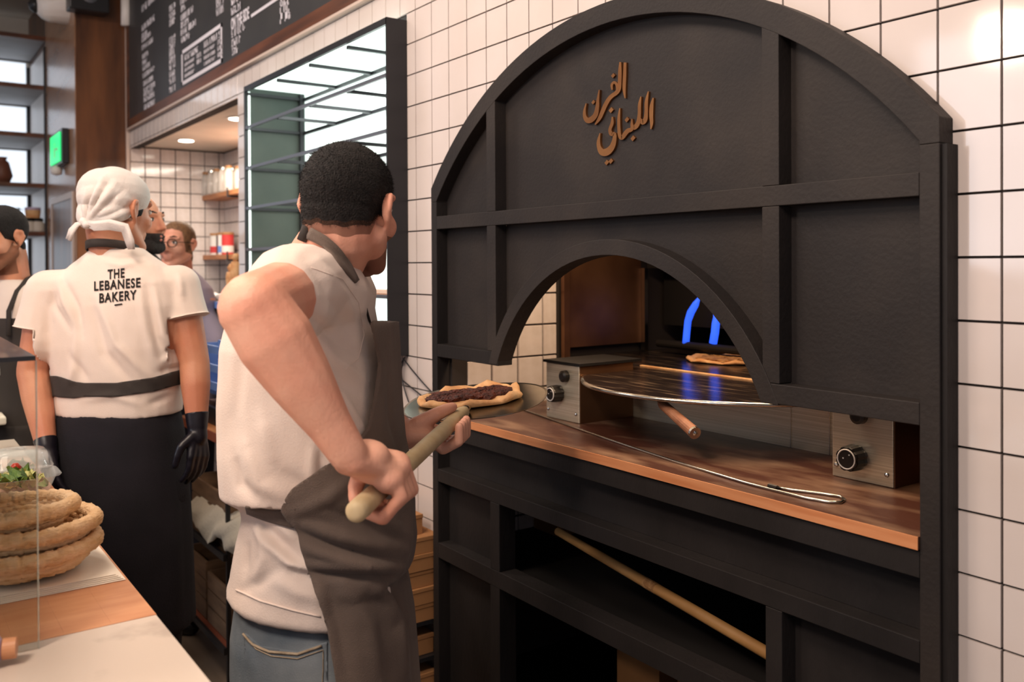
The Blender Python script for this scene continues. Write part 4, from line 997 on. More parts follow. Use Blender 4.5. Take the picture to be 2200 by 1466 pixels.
def hand_relaxed(o,w,d,pal,s=1.0,curl=.5):
    # w wrist, d hand direction, pal palm normal
    d=V(d).normalized(); pal=V(pal); pal=(pal-d*pal.dot(d)).normalized(); sd=d.cross(pal).normalized()
    o.chain([w,w+d*.03*s],[.024*s,.026*s])
    for k,(off,L) in enumerate(((-.030,.072),(-.010,.080),(.010,.076),(.028,.060))):
        kn=V(w)+d*.085*s+sd*off*s; o.cap(V(w)+d*.025*s+sd*off*.5*s,kn,.014*s,.0105*s)
        p=kn; dd=d.copy()
        for j in range(3):
            dd=(dd+pal*curl*(.5+.3*j)).normalized(); q=p+dd*L*s*(.45,.30,.25)[j]; o.cap(p,q,(.0092-.001*j)*s,(.0084-.001*j)*s); p=q
    t0=V(w)+d*.03*s-sd*.022*s; t1=t0+(d*.6-sd*.75+pal*.3).normalized()*.04*s; t2=t1+(d*.95-sd*.15+pal*.35).normalized()*.03*s; t3=t2+(d*1.+pal*.4).normalized()*.024*s
    o.chain([t0,t1,t2,t3],[.014*s,.011*s,.0098*s,.0085*s])
def person(name_label,foot,fwd,s,skin,head_fwd=None,headoff=(0,0,0),hpitch=0,hroll=0,hair='hair',hairkw=None,beard=None,shirt='shirt',apron='aprondark',pants='navy',arms=None,vox=.005,female=False,group=None,face=True,wide=1.0,hem=.88,slv=.55,hth=.006,capped=False):
    X=frame(fwd); P=lambda x,y,z: V(foot)+X@(V((x,y,z))*s)
    t=thing('person',V(foot),name_label,'person',group)
    HX=frame(head_fwd or fwd,hpitch,hroll); hc=P(headoff[0],headoff[1]+.02,1.645+headoff[2])
    o=ORG(); add_head(o,hc,HX,s)
    o.chain([P(0,-.015,1.46),hc+HX@V((0,-.03,-.05))*s],[.060*s,.058*s])
    W=wide
    tors=[(1.47,.085,.07),(1.44,.155*W,.085),(1.38,.180*W,.10),(1.25,.165*W,.11),(1.08,.145*W,.105),(.98,.160*W,.115),(.90,.168*W,.12)]
    o.loft([(P(0,0,z),X@V((a*s,0,0)),X@V((0,b*s,0))) for z,a,b in [(1.505,.066,.060)]+tors])
    arms=arms or {}
    AR={}
    for e,nm in ((-1,'L'),(1,'R')):
        sh,el,wr=arms.get(nm,(None,)*3) if nm in arms else (None,None,None)
        sh=P(e*.165*W,0,1.415) if sh is None else sh; el=P(e*.235*W,-.02,1.13) if el is None else el; wr=P(e*.245*W,.08,.90) if wr is None else wr
        sh,el,wr=V(sh),V(el),V(wr); AR[e]=(sh,el,wr)
        o.chain([sh,sh.lerp(el,.5),el,el.lerp(wr,.35),wr],[.055*s,.048*s,.042*s,.041*s,.027*s])
        hand_relaxed(o,wr,(wr-el).normalized()+UP*-.3,(P(0,.03,.9)-wr),s)
    for e in (-1,1): o.chain([P(e*.09,0,.90),P(e*.10,.015,.50),P(e*.10,-.02,.09)],[.085*s,.055*s,.040*s])
    body=o.mesh(vox,4,'body'); link('body',body.copy(),skin,t,smooth=True)
    # head-only hair
    def headonly(f): 
        C=np.array(hc); return lambda p: np.minimum(f(p),.16*s-np.linalg.norm(p-C,axis=1))
    if hair:
        hf_=hair_mask(hc,HX,s,**(hairkw or {})); HC0=np.array(hc); HX0=np.array(HX)
        hf=(lambda p: np.minimum(hf_(p),.010-capline(((p-HC0)@HX0)))) if capped else hf_
        hm=shell(body,headonly(hf),hth*s,'hair',taper=.02,rim=False,rough=.0005); link('hair',hm,hair,t,smooth=True)
    if beard:
        bm_=shell(body,headonly(beard_mask(hc,HX,s)),beard[1],'beard',taper=.012,rim=False,rough=beard[1]*.25); link('beard',bm_,beard[0],t,smooth=True)
    if face: face_parts(t,hc,HX,s,'beard')
    # shirt
    o=ORG(); o.loft([(P(0,0,z),X@V((a*s,0,0)),X@V((0,b*s,0))) for z,a,b in [q for q in [(1.530,.064,.064),(1.512,.086,.074),(1.480,.122*W,.086),(1.435,.162*W,.100),(1.37,.182*W,.115),(1.25,.176*W,.125),(1.14,.163*W,.120),(1.06,.160*W,.122),(1.02,.168*W,.126),(.93,.182*W,.135),(.885,.185*W,.137)] if q[0]>=hem]])
    for e in (-1,1):
        sh,el,wr=AR[e]; d=(el-sh); o.chain([sh+(P(0,0,1.4)-sh)*.25,sh,sh+d*slv*.5,sh+d*(slv+.17)],[.068*s,.064*s,.066*s,.073*s])
    return t,P,X,HX,hc,AR,o,body
def capline(q): return q[:,2]-np.interp(q[:,1],[-.13,-.09,-.04,.03,.09],[-.075,-.062,-.032,.012,.040])
def flatten(me,co,no,mid,side,lim,rad=.10):
    # squares off the end of a sleeve so that it ends in a hem
    c,n=coords(me); no=np.array(V(no).normalized()); d=(c-np.array(co))@no; ax=(c-np.array(co))-d[:,None]*no
    out=((c-np.array(mid))@np.array(side))>lim
    k=(d>0)&(d<.12)&(np.linalg.norm(ax,axis=1)<rad)&out
    c[k]-=no*(d[k]*.94)[:,None]; setco(me,c); return me
def pants_shoes(t,P,X,s,m,W=1.0,top=.97):
    o=ORG(); o.loft([(P(0,0,z),X@V((a*s*W,0,0)),X@V((0,b*s,0))) for z,a,b in [(top,.156,.112),(.96,.165,.118),(.88,.178,.125),(.82,.180,.127),(.76,.17,.12)]])
    for e in (-1,1): o.chain([P(e*.085,0,.84),P(e*.10,.015,.50),P(e*.10,-.015,.06)],[.095*s,.073*s,.062*s])
    link('trousers',o.mesh(.012,3),m,t,smooth=True)
    for e in (-1,1):
        q=ORG().chain([P(e*.10,-.04,.045),P(e*.105,.06,.04),P(e*.11,.16,.032)],[.045*s,.043*s,.034*s]).mesh(.008,2); 
        c,n=coords(q); c[:,2]=np.maximum(c[:,2],P(0,0,.002).z); setco(q,c); link('shoe',q,'shoe',t,smooth=True)

# ---------- foreground baker
t=thing('person',V((atD(700,1100,1.62).x,atD(700,1100,1.62).y,0)),'baker in cream T-shirt and taupe apron seen from behind, gripping the wooden peel','person')
MAIN=t
DT=1.62
def ring(y,xl,xr,b,D=DT,tl=0,e=0):
    c=atD((xl+xr)/2,y,D); a=HR*((xr-xl)/2*D/FPX)+UP*tl
    return (c,a,HW*b-UP*e)
hfw=(HW*.93+HR*.30).normalized()
hc=atD(753,454,1.565); HX=frame(hfw,-.06,.05); hs=.97
o=ORG(); add_head(o,hc,HX,hs)
neck0=atD(690,580,1.60)
o.chain([neck0,hc+HX@V((0,-.030,-.045)),hc+HX@V((0,-.040,-.01))],[.070,.062,.062]); o.chain([atD(665,600,1.60),atD(690,560,1.59)],[.055,.052])
o.loft([ring(600,600,760,.08),ring(650,540,790,.13),ring(760,520,790,.15),ring(900,515,800,.15),ring(1050,545,815,.125),ring(1200,555,820,.13),ring(1350,545,820,.14)])
shR=atD(640,625,1.46); elR=atD(547,662,1.215); wrR=atD(748,975,1.245)
# right arm
o.chain([atD(680,620,1.50),shR,shR.lerp(elR,.45),elR],[.062,.060,.055,.050])
o.ell(elR,(.047,.047,.047))
o.chain([elR,elR.lerp(wrR,.22),elR.lerp(wrR,.5),elR.lerp(wrR,.8),wrR],[.049,.054,.045,.032,.0275])
# peel axis
hA=atD(762,1103,1.215); hB=atD(998,884,1.88); AX=(hB-hA).normalized(); HLEN=(hB-hA).length
pr=(HR-AX*HR.dot(AX)).normalized(); pu=pr.cross(AX).normalized()
if pu.z<0: pu=-pu
def ang(c,phi,r): return c+pr*r*math.cos(math.radians(phi))+pu*r*math.sin(math.radians(phi))
def grip(o,tc,phis,rads,wrist,spread,thumb,s=1.0,lens=(0,0,0,0)):
    # four separate fingers around the handle; tc = distance along the handle of the hand's middle
    for k in range(4):
        c=hA+AX*(tc+(k-1.5)*spread); dl=lens[k]
        pts=[ang(c,p+dl*j,r) for j,(p,r) in enumerate(zip(phis,rads))]
        w2=V(wrist)+AX*(k-1.5)*.012
        o.chain([w2.lerp(pts[0],.15),w2.lerp(pts[0],.6),pts[0]],[.020*s,.0150*s,.0125*s])
        o.chain(pts,[.0122*s,.0108*s,.0100*s,.0088*s])
    o.chain(thumb[0],thumb[1])
# fist of the right hand: knuckles on the right of the handle, fingers curling beneath it
k0=.105
gc=hA+AX*k0
grip(o,k0,(58,-2,-72,-128),(.047,.043,.036,.0275),wrR+(gc-wrR)*.10,.0195,([wrR+(gc-wrR)*.2-pr*.012,ang(hA+AX*.105,128,.038),ang(hA+AX*.085,158,.031),ang(hA+AX*.070,190,.025)],[.020,.0145,.012,.010]),1.0,(4,0,-2,-6))
o.ell(wrR.lerp(ang(gc,80,.042),.50),(.034,.036,.028)); o.ell(ang(gc-AX*.022,82,.040),(.032,.034,.024)); o.ell(ang(gc,70,.042),(.028,.036,.022)); o.ell(ang(gc-AX*.03,45,.036),(.020,.024,.020)); o.ell(ang(gc,60,.042)-AX*.01,(.024,.034,.020))
# left arm, supporting hand
shL=atD(720,620,1.78); elL=atD(742,860,1.86); wrL=atD(868,935,1.74)
o.chain([atD(700,620,1.65),shL,elL],[.06,.058,.048]); o.chain([elL,elL.lerp(wrL,.3),wrL],[.049,.047,.031])
k1=HLEN-.135; gl=hA+AX*k1
grip(o,k1,(205,262,318,372),(.040,.041,.036,.028),wrL,.0205,([wrL.lerp(gl,.3)+pu*.012,ang(gl+AX*.0,150,.036),ang(gl+AX*.040,128,.028),ang(gl+AX*.066,112,.0245)],[.020,.0150,.0125,.0105]),1.0,(0,0,0,0))
o.ell(wrL.lerp(ang(gl,205,.04),.6),(.030,.030,.026))
# legs inside the jeans
pel=ring(1400,545,830,.13)[0]
for e,dx in ((-1,-.02),(1,.02)):
    hip=pel+HW*e*.08; o.chain([hip,V((hip.x,hip.y,.48))+HR*.02,V((hip.x,hip.y,.09))],[.085,.055,.04])
body=o.mesh(.0032,9,'body')
wobble(body,.0006,60,2)
link('body',body.copy(),'skin',t,smooth=True)
f=hair_mask(hc,HX,hs,back=-.034,side=.012,front=.07)
C_=np.array(hc)
hm=shell(body,lambda p: np.minimum(f(p),.17-np.linalg.norm(p-C_,axis=1)),.0045,'hair',taper=.03,rim=False,rough=.0005)
hairo=link('hair',hm,'hair',t,smooth=True)
f2=hair_mask(hc,HX,hs,back=-.050,side=.004,front=.07)
fade=shell(body,lambda p: np.minimum.reduce([f2(p),.17-np.linalg.norm(p-C_,axis=1),.035-f(p)]),.0012,'hair_fade',taper=.012,rim=False); lab(link('hair_fade',fade,'fade',t,smooth=True),'closely clipped fade below the black hair')
g=np.random.default_rng(5); c,n=coords(hm); off=np.array(WL['person'] if False else WL[hairo.name]); idx=g.choice(len(c),min(6000,len(c)))
m_=MB()
for i in idx:
    p=V(c[i])+V(off); nn=V(n[i]); d_=(nn*.6+HX@V((g.normal()*.35,.2,-.35+g.normal()*.35))).normalized(); s_=d_.orthogonal().normalized()*.00045
    m_._add([p-s_-nn*.001,p+s_-nn*.001,p+d_*(.004+.003*g.random())],[(0,1,2)])
tag(m_.obj('hair_strands','hair',t),None,None,kind='stuff')
fb=beard_mask(hc,HX,hs); bm_=shell(body,lambda p: np.minimum.reduce([fb(p),.155-np.linalg.norm(p-C_,axis=1),((p-C_)@np.array(HX))[:,1]-.02]),.0008,'stubble',taper=.02,rim=False); link('stubble',bm_,'fade',t,smooth=True)
face_parts(t,hc,HX,hs,'hair')
# T-shirt
def shirt_rings(): return [ring(532,620,722,.070,1.59),ring(548,600,745,.095,1.60),ring(572,570,768,.125,1.61),ring(605,545,786,.155,1.62),ring(660,510,800,.172,1.62),ring(740,490,812,.180,1.62),
    ring(850,486,826,.182,1.62),ring(950,485,845,.184),ring(1040,488,858,.182),ring(1068,497,862,.174,DT,0,.03),ring(1090,530,862,.152,DT,0,.032),ring(1112,532,862,.150,DT,0,.030),ring(1150,522,866,.166,DT,0,.015),ring(1215,510,866,.178),ring(1262,503,864,.184,DT,-.022),ring(1272,506,860,.178,DT,-.024)]
o=ORG(); o.loft(shirt_rings())
o.chain([atD(690,640,1.55),atD(648,622,1.47),atD(628,628,1.405)],[.085,.079,.076])
o.chain([atD(715,640,1.72),atD(722,660,1.80),atD(730,740,1.83)],[.085,.078,.07])
sh=o.mesh(.0045,6,'tshirt')
A=lambda x,y,D=1.47: atD(x,y,D)
fl=[(A(640,720),A(800,830),-.006,.016),(A(640,760),A(760,900),.005,.014),(A(600,990),A(690,1000),.004,.012),(A(510,1040),A(700,1060),.006,.016),(A(505,1075),A(640,1085),.010,.020),
    (A(560,1150),A(700,1210),.006,.013),(A(575,1130),A(600,1200),-.006,.012),(A(600,1210),A(700,1222),-.006,.010),(A(520,1170),A(560,1290),.005,.014),(A(600,1240),A(690,1320),.004,.014),(A(640,1220),A(560,1330),-.004,.012),
    (A(715,560,1.5),A(790,740,1.5),.0035,.008),(A(790,740,1.5),A(760,800,1.5),.003,.008),(A(650,560,1.5),A(730,700,1.5),-.005,.014),(A(690,560,1.5),A(760,680,1.5),.005,.014),(A(600,860),A(560,960),.004,.02),(A(520,800,1.5),A(540,1000,1.5),-.004,.02),(A(700,960),A(705,1010),.004,.008),(A(680,950),A(680,1010),-.004,.008)]
folds_px(sh,[([(640,700),(700,790),(770,850)],-.006,.010),([(655,690),(715,770),(790,820)],.006,.010),([(665,680),(730,740),(795,770)],-.004,.008),
 ([(690,560),(745,640),(775,720)],.004,.010),([(660,560),(720,660),(760,760)],-.004,.012),([(735,850),(790,940)],.005,.008),([(722,860),(775,950)],-.004,.008),
 ([(700,960),(712,1030)],.005,.007),([(688,965),(694,1030)],-.005,.007),([(672,960),(668,1040)],.004,.009),([(500,980),(515,1040),(560,1080)],-.007,.012),([(530,960),(560,1040),(620,1075)],.006,.014),([(600,1010),(660,1050),(720,1030)],-.004,.010),
 ([(560,900),(590,1000)],.004,.014),([(520,760),(500,900),(505,980)],-.004,.016),([(560,1122),(600,1165),(655,1210)],-.007,.008),([(545,1130),(580,1175),(640,1225)],.007,.009),([(590,1120),(640,1165)],.005,.007),([(610,1208),(690,1228)],.007,.008),([(615,1224),(690,1244)],-.006,.008),
 ([(560,1140),(565,1200),(545,1260)],.005,.010),([(530,1160),(525,1230)],-.005,.010),([(580,1240),(640,1275),(700,1290)],.004,.012),([(520,1270),(560,1250),(600,1220)],-.004,.010)],1.25); wobble(sh,.0018,26,6)
link('tshirt',sh.copy(),'shirt',t,smooth=True)
lab_=None
hem=drape([(508,1268),(560,1292),(630,1312),(700,1328)],sh,.001); 
if len(hem)>3: MB().tube(hem,.0016,6).obj('hem_seam','shirt',t,smooth=True)
seam=drape([(668,575),(735,600),(770,650),(782,720),(770,770),(735,800)],sh,.0005)
if len(seam)>3: MB().tube(seam,.0009,6).obj('shoulder_seam','shirt',t,smooth=True)
# jeans
o=ORG(); o.loft([ring(1250,522,852,.160),ring(1340,510,868,.172),ring(1420,510,872,.176),ring(1500,520,866,.172),ring(1560,525,860,.16)])
for e in (-1,1):
    hip=pel+HW*e*.085+UP*-.02; o.chain([hip,V((hip.x,hip.y,.48))+HR*.02,V((hip.x,hip.y,.07))],[.098,.075,.066])
jm=o.mesh(.0055,4,'jeans'); folds(jm,[(A(540,1380),A(560,1466),.004,.012),(A(700,1370),A(705,1466),-.004,.01),(A(600,1440),A(680,1420),.002,.02)])
link('jeans',jm.copy(),'jeans',t,smooth=True)
def pocket(p):
    x,y=npx(p); v=(p-np.array(CAM))@np.array(CW)
    top=1368+np.interp(x,[525,560,640,700],[-10,20,33,12])
    return np.minimum.reduce([x-527,703-x,y-top,(1.66-v)*1e3])*.0008
pk=shell(jm,pocket,.0022,'back_pocket'); link('back_pocket',pk,'jeans',t,smooth=True)
for nm,pts in (('pocket_hem',[(526,1362),(545,1385),(580,1400),(640,1405),(701,1384)]),('pocket_stitching',[(534,1374),(552,1394),(585,1409),(640,1415),(694,1396),(694,1440),(690,1500)])):
    q=drape(pts,jm,.0035)
    if len(q)>3: MB().tube(q,.0022 if nm=='pocket_hem' else .0009,6).obj(nm,'thread',t,smooth=True)
for e in (-1,1):
    hip=pel+HW*e*.085; q=ORG().chain([V((hip.x,hip.y,.05))-HR*.03,V((hip.x,hip.y,.045))+HR*.08,V((hip.x,hip.y,.036))+HR*.18],[.05,.047,.036]).mesh(.008,2)
    c,n=coords(q); c[:,2]=np.maximum(c[:,2],.001); setco(q,c); link('shoe',q,'shoe',t,smooth=True)
# apron from a dressed form
o=ORG(); o.loft([ring(650,560,808,.14,1.62),ring(690,520,850,.165,1.62),ring(740,510,852,.17,1.62),ring(850,500,856,.178,1.62),ring(950,495,866,.182),ring(1010,495,880,.184),ring(1080,515,886,.178,DT,0,.03),ring(1095,524,886,.172,DT,0,.03),ring(1115,524,886,.172,DT,0,.03),ring(1160,534,890,.174),ring(1205,520,884,.18),ring(1225,518,864,.182),ring(1260,512,872,.19),ring(1330,508,884,.196),ring(1420,512,892,.20),ring(1520,520,900,.21),ring(1750,520,905,.21),ring(1990,525,905,.20)])
am=o.mesh(.005,6,'form')
folds_px(am,[([(625,1135),(700,1165),(780,1190),(860,1215)],-.007,.009),([(640,1120),(720,1150),(800,1170),(880,1180)],.008,.010),([(650,1175),(730,1200),(860,1225)],.009,.008),([(660,1228),(760,1236),(868,1234)],-.008,.008),
 ([(660,1212),(760,1220),(860,1218)],.008,.008),([(700,1090),(790,1130),(860,1170)],-.006,.010),([(760,1070),(830,1120),(880,1160)],.006,.010),([(620,1105),(700,1075),(780,1010)],.004,.010),([(850,1010),(872,1090),(870,1180)],.008,.014),([(835,1000),(850,1090)],-.006,.010),
 ([(700,1250),(730,1350),(750,1466)],-.006,.014),([(745,1250),(790,1350),(810,1466)],.006,.014),([(800,1245),(850,1330),(870,1466)],.010,.018),([(825,1245),(868,1340)],-.008,.010),([(680,1260),(700,1330)],.005,.010),([(830,780),(835,900),(850,960)],-.004,.012),([(760,980),(800,930)],-.003,.010)],1.3)
wobble(am,.0015,22,8)
CN=np.array(HW); TC=np.array(atD(700,1000,DT))
def apron_f(p):
    x,y=npx(p); side=(p-TC)@CN   # negative: side nearest the camera
    # mirror the far side so the apron wraps both flanks alike
    yb=[600,690,700,780,860,920,975,1000,1050,1084,1098,1120,1134,1180,1230,1350,1466,2100]
    xb=[800,798,800,817,806,792,748,700,628,604,606,620,636,648,664,704,722,726]
    b=np.interp(y,yb,xb); 
    return np.minimum.reduce([(x-b)*.0008,(y-692)*.0008,(1950-y)*.0008])
ap=shell(am,apron_f,.0035,'apron_cloth'); link('apron',ap,'apron',t,smooth=True)
# neck strap and bib cords
st1=drape([(652,500),(664,497)],body,.004)
q=drape([(668,508),(700,523),(728,548),(748,580),(764,605)],sh,.004,8)
def near(x,y,off,trees):
    r=ray(x,y).normalized(); best=None
    for tr in trees:
        h=tr.ray_cast(CAM,r)
        if h[0] is not None and (best is None or h[3]<best): best=h[3]
    return CAM+r*((best if best else 1.5)-off)
def tree(me):
    b_=bmesh.new(); b_.from_mesh(me); tr=BVHTree.FromBMesh(b_); b_.free(); return tr
TR=[tree(body),tree(sh)]
def pband(up,lo,off,name,m_,par,trees,n=4,sol=.003):
    U=[];L_=[]
    for (a,b) in zip(up[:-1],up[1:]): U+=[(a[0]+(b[0]-a[0])*k/n,a[1]+(b[1]-a[1])*k/n) for k in range(n)]
    for (a,b) in zip(lo[:-1],lo[1:]): L_+=[(a[0]+(b[0]-a[0])*k/n,a[1]+(b[1]-a[1])*k/n) for k in range(n)]
    U.append(up[-1]); L_.append(lo[-1]); G_=[]
    for a,b in zip(U,L_): G_.append([near(a[0]+(b[0]-a[0])*k/3,a[1]+(b[1]-a[1])*k/3,off,trees) for k in range(4)])
    for _ in range(3): G_=[G_[0]]+[[(G_[i-1][k]+G_[i][k]*2+G_[i+1][k])/4 for k in range(4)] for i in range(1,len(G_)-1)]+[G_[-1]]
    q=MB(); q.grid(G_); return q.obj(name,m_,par,smooth=True,solid=sol)
pband([(668,490),(700,506),(728,530),(752,562),(771,602)],[(656,512),(684,524),(713,547),(738,580),(764,609)],.005,'neck_strap','apron',t,TR)
pband([(527,1089),(560,1095),(600,1099),(634,1094)],[(531,1104),(562,1117),(602,1130),(644,1138)],.005,'waist_strap','apron',t,TR)
MB().tube([atD(660,487,1.497),atD(648,517,1.50)],.0085,12).obj('strap_loop','aprondark',t,smooth=True)
MB().tube([atD(762,606,1.50),atD(772,625,1.52),atD(786,660,1.55),atD(796,697,1.58)],.0022,8).obj('bib_cord','aprondark',t,smooth=True)
# ---------- peel with flatbread
pe=thing('pizza_peel',hA.lerp(hB,.5),'metal baker\'s peel with a long pale wooden handle held by the foreground baker','peel')
MB().lathe([(.006,-.0015),(.0125,.0),(.0155,.006),(.0160,.03),(.0150,.10),(.0150,HLEN*.96),(.0125,HLEN*.985),(.011,HLEN)],hA,28,axis=AX).obj('wooden_handle','pale',pe,smooth=True)
bn=(UP+HR*-.10-HW*.10).normalized(); bd=(AX-bn*AX.dot(bn)).normalized(); bs=bd.cross(bn).normalized()
BC=atD(1022,862,2.02)
MB().tube([hB-AX*.03,hB+AX*.012,hB+AX*.04,BC-bd*.10-bn*.004,BC-bd*.02-bn*.003],[.0118,.0105,.006,.005,.004],12).obj('steel_socket','peel',pe,smooth=True)
n=56; vs=[];fs=[]
def bp_(a,s,h): 
    q=(abs(math.cos(a))**2.4+abs(math.sin(a))**2.4)**(-1/2.4); return BC+bs*(.158*q*s*math.cos(a))+bd*(.150*q*s*math.sin(a))+bn*h
rs_=[(.02,-.001),(1.,-.001),(1.03,.001),(1.03,.0022),(1.0,.0012),(.02,.0008)]
for s,h in rs_:
    for k in range(n): vs.append(bp_(2*PI*k/n,s,h))
for i in range(5):
    for k in range(n): fs.append((i*n+k,i*n+(k+1)%n,(i+1)*n+(k+1)%n,(i+1)*n+k))
fs+=[tuple(range(n))[::-1],tuple(5*n+k for k in range(n))]
m_=MB(); m_._add(vs,fs); m_.obj('blade','peel',pe,smooth=False)
hbx=(HR-bn*HR.dot(bn)).normalized(); hby=bn.cross(hbx)
bread(BC+bn*.002+hbx*-.008+hby*.01,.116,.090,'dough','meat','oval flatbread with dark minced meat carried on the metal peel',th=.0115,ax=hbx,ay=hby,az=bn,patch=((-.43,.04,.50),(.25,.08,.54)))

# ---------- white-cap man
fw=(HW*.97+HR*.10).normalized()
ft=atD(258,1000,2.62); ft=V((ft.x,ft.y,0))
sc_=1.03
P_=lambda x,y,D: atD(x,y,D)
r=person('baker in cream T-shirt and white tied bandana seen from behind, dark clothes below',ft,fw,sc_,'skin2',head_fwd=(HW*.90+HR*.42).normalized(),headoff=(-.012,0,-.012),hpitch=-.12,hroll=.02,hair='hair',hairkw=dict(back=-.045,side=-.005,front=.05),beard=None,
   arms={'L':(P_(104,628,2.60),P_(70,800,2.58),P_(100,960,2.50)),'R':(P_(382,618,2.62),P_(418,780,2.60),P_(424,915,2.56))},vox=.0045,wide=1.10,hem=1.05,slv=.42,hth=.0025,capped=True)
t,P,X,HX2,hc2,AR,o,body=r
s2_=o.mesh(.006,6,'tshirt')
c,n=coords(s2_); q=(c-np.array(ft))@np.array(X); 
# drop the closed neck cap, slightly longer hem
B_=lambda x,y: atD(x,y,2.48)
fl=[(B_(300,580),B_(345,820),.006,.014),(B_(320,690),B_(370,850),-.006,.016),(B_(215,650),B_(260,800),-.008,.018),(B_(240,690),B_(290,840),.007,.014),(B_(150,600),B_(165,700),-.006,.014),(B_(120,580),B_(160,680),.006,.014),(B_(110,590),B_(120,660),-.005,.012),
    (B_(370,590),B_(395,650),.006,.012),(B_(350,600),B_(370,700),-.006,.014),(B_(170,780),B_(280,820),.006,.016),(B_(150,740),B_(175,840),.006,.014),(B_(330,800),B_(380,780),.006,.014),(B_(210,560),B_(250,575),.004,.012),(B_(200,700),B_(150,830),.005,.018)]
folds_px(s2_,[([(195,650),(225,760),(290,830)],-.008,.014),([(210,640),(250,740),(330,820)],.007,.012),([(318,620),(335,720),(355,790)],-.007,.012),([(330,610),(350,720),(380,770)],.008,.010),([(300,600),(312,700),(340,800)],.005,.012),
 ([(140,610),(165,660),(175,720)],-.008,.012),([(125,600),(140,650),(165,700)],.007,.010),([(110,620),(118,660),(150,710)],-.006,.010),([(385,590),(392,640)],.006,.009),([(372,600),(376,650)],-.003,.009),([(165,700),(160,790),(150,830)],.006,.014),([(150,760),(190,820)],-.006,.012),
 ([(345,780),(380,760)],.006,.010),([(340,800),(385,790)],-.006,.009),([(230,560),(260,572),(290,566)],.005,.010),([(200,545),(250,556),(300,550)],-.004,.009),([(180,860),(240,850),(300,870)],.004,.010),([(320,870),(370,850)],-.005,.010)],1.2); wobble(s2_,.003,20,3)
for e,sv in ((-1,.46),(1,.40)):
    a_,b_,c_2=AR[e]; flatten(s2_,a_+(b_-a_)*sv,b_-a_,ft,X@V((e,0,0)),(.190 if e<0 else .172),.080)
link('tshirt',s2_.copy(),'shirt',t,smooth=True)
pants_shoes(t,P,X,sc_,'navy',1.08,1.075)
# printed text draped on the back
bm=bmesh.new(); bm.from_mesh(s2_); bv=BVHTree.FromBMesh(bm); bm.free()
prt=None
for line,(x0,y0),(x1,y1),h in (('THE',(232,594),(268,590),.031),('LEBANESE',(203,619),(302,611),.031),('BAKERY',(214,645),(294,637),.031)):
    tm=text_mesh(line,1.0,0,.029,1.14,'LEFT'); c,n=coords(tm); u0,u1=c[:,0].min(),c[:,0].max(); v0,v1=c[:,1].min(),c[:,1].max()
    bb=bmesh.new(); bb.from_mesh(tm); bmesh.ops.subdivide_edges(bb,edges=[e for e in bb.edges if e.calc_length()>.12],cuts=2); bmesh.ops.triangulate(bb,faces=bb.faces)
    hp_=h*FPX/2.5
    for v in bb.verts:
        a=(v.co.x-u0)/(u1-u0); b_=(v.co.y-v0)/(v1-v0); X_=x0+(x1-x0)*a; Y_=y0+(y1-y0)*a-b_*21+7
        hh=bv.ray_cast(CAM,ray(X_,Y_).normalized())
        if hh[0] is not None: v.co=hh[0]+hh[1]*.0022
    bb.to_mesh(tm); bb.free(); link('printed_word',tm,'ink',t)
q=drape([(247,656),(266,653)],s2_,.0022)
if len(q)>2: MB().tube(q,.002,6).obj('printed_dash','ink',t)
# apron band, straps, towel
def band2(p):
    x,y=npx(p); v=(p-np.array(CAM))@np.array(CW); mid=np.interp(x,[120,160,250,330,380,420],[830,838,838,826,812,800]); hw=np.interp(x,[130,180,380],[22,15,15])
    return (hw-abs(y-mid))*.0013
wb=shell(s2_,lambda p:np.minimum(band2(p),0*p[:,0]+1),.004,'apron_band'); link('apron_band',wb,'aprondark',t,smooth=True)
o=ORG(); o.loft([(P(0,.0,z),X@V((a*sc_,0,0)),X@V((0,b*sc_,0))) for z,a,b in [(1.068,.166,.124),(1.0,.178,.132),(.92,.186,.14),(.70,.198,.15),(.45,.205,.155)]]); fm=o.mesh(.01,4)
folds(fm,[(P(-.2,-.05,1.0),P(-.2,-.05,.5),.006,.02),(P(.2,-.05,1.0),P(.2,-.05,.5),.006,.02)])
cf=np.array(ft); Xn=np.array(X)
link('apron_skirt',fm,'navy',t,smooth=True)
q=[P(0,-.062,1.515)]
nb=[]
for a in np.linspace(-2.6,2.6,17): 
    nb.append(V(P(-.01,-.012,1.535))+X@V((math.sin(a)*.070,-math.cos(a)*.074,.008-.03*(1-math.cos(a))/2)))
m_=MB(); m_.grid([[p+UP*.012,p-UP*.012] for p in nb]); m_.obj('neck_strap','aprondark',t,smooth=True,solid=.003)
# bandana
o=ORG()
def hp(x,y,z): return hc2+HX2@V((x,y,z))
o.ell(hp(0,-.012,.052),(.080,.099,.074),HX2,26); o.ell(hp(-.012,-.050,.050),(.072,.064,.068),HX2,20); o.ell(hp(-.008,-.090,-.022),(.038,.026,.040),HX2); o.ell(hp(0,-.048,-.008),(.078,.064,.048),HX2); o.ell(hp(0,-.042,.03),(.080,.079,.056),HX2); o.ell(hp(0,-.02,.09),(.052,.058,.038),HX2)
cm=o.mesh(.0042,5,'bandana')
c,n=coords(cm); q=(c-np.array(hc2))@np.array(HX2)
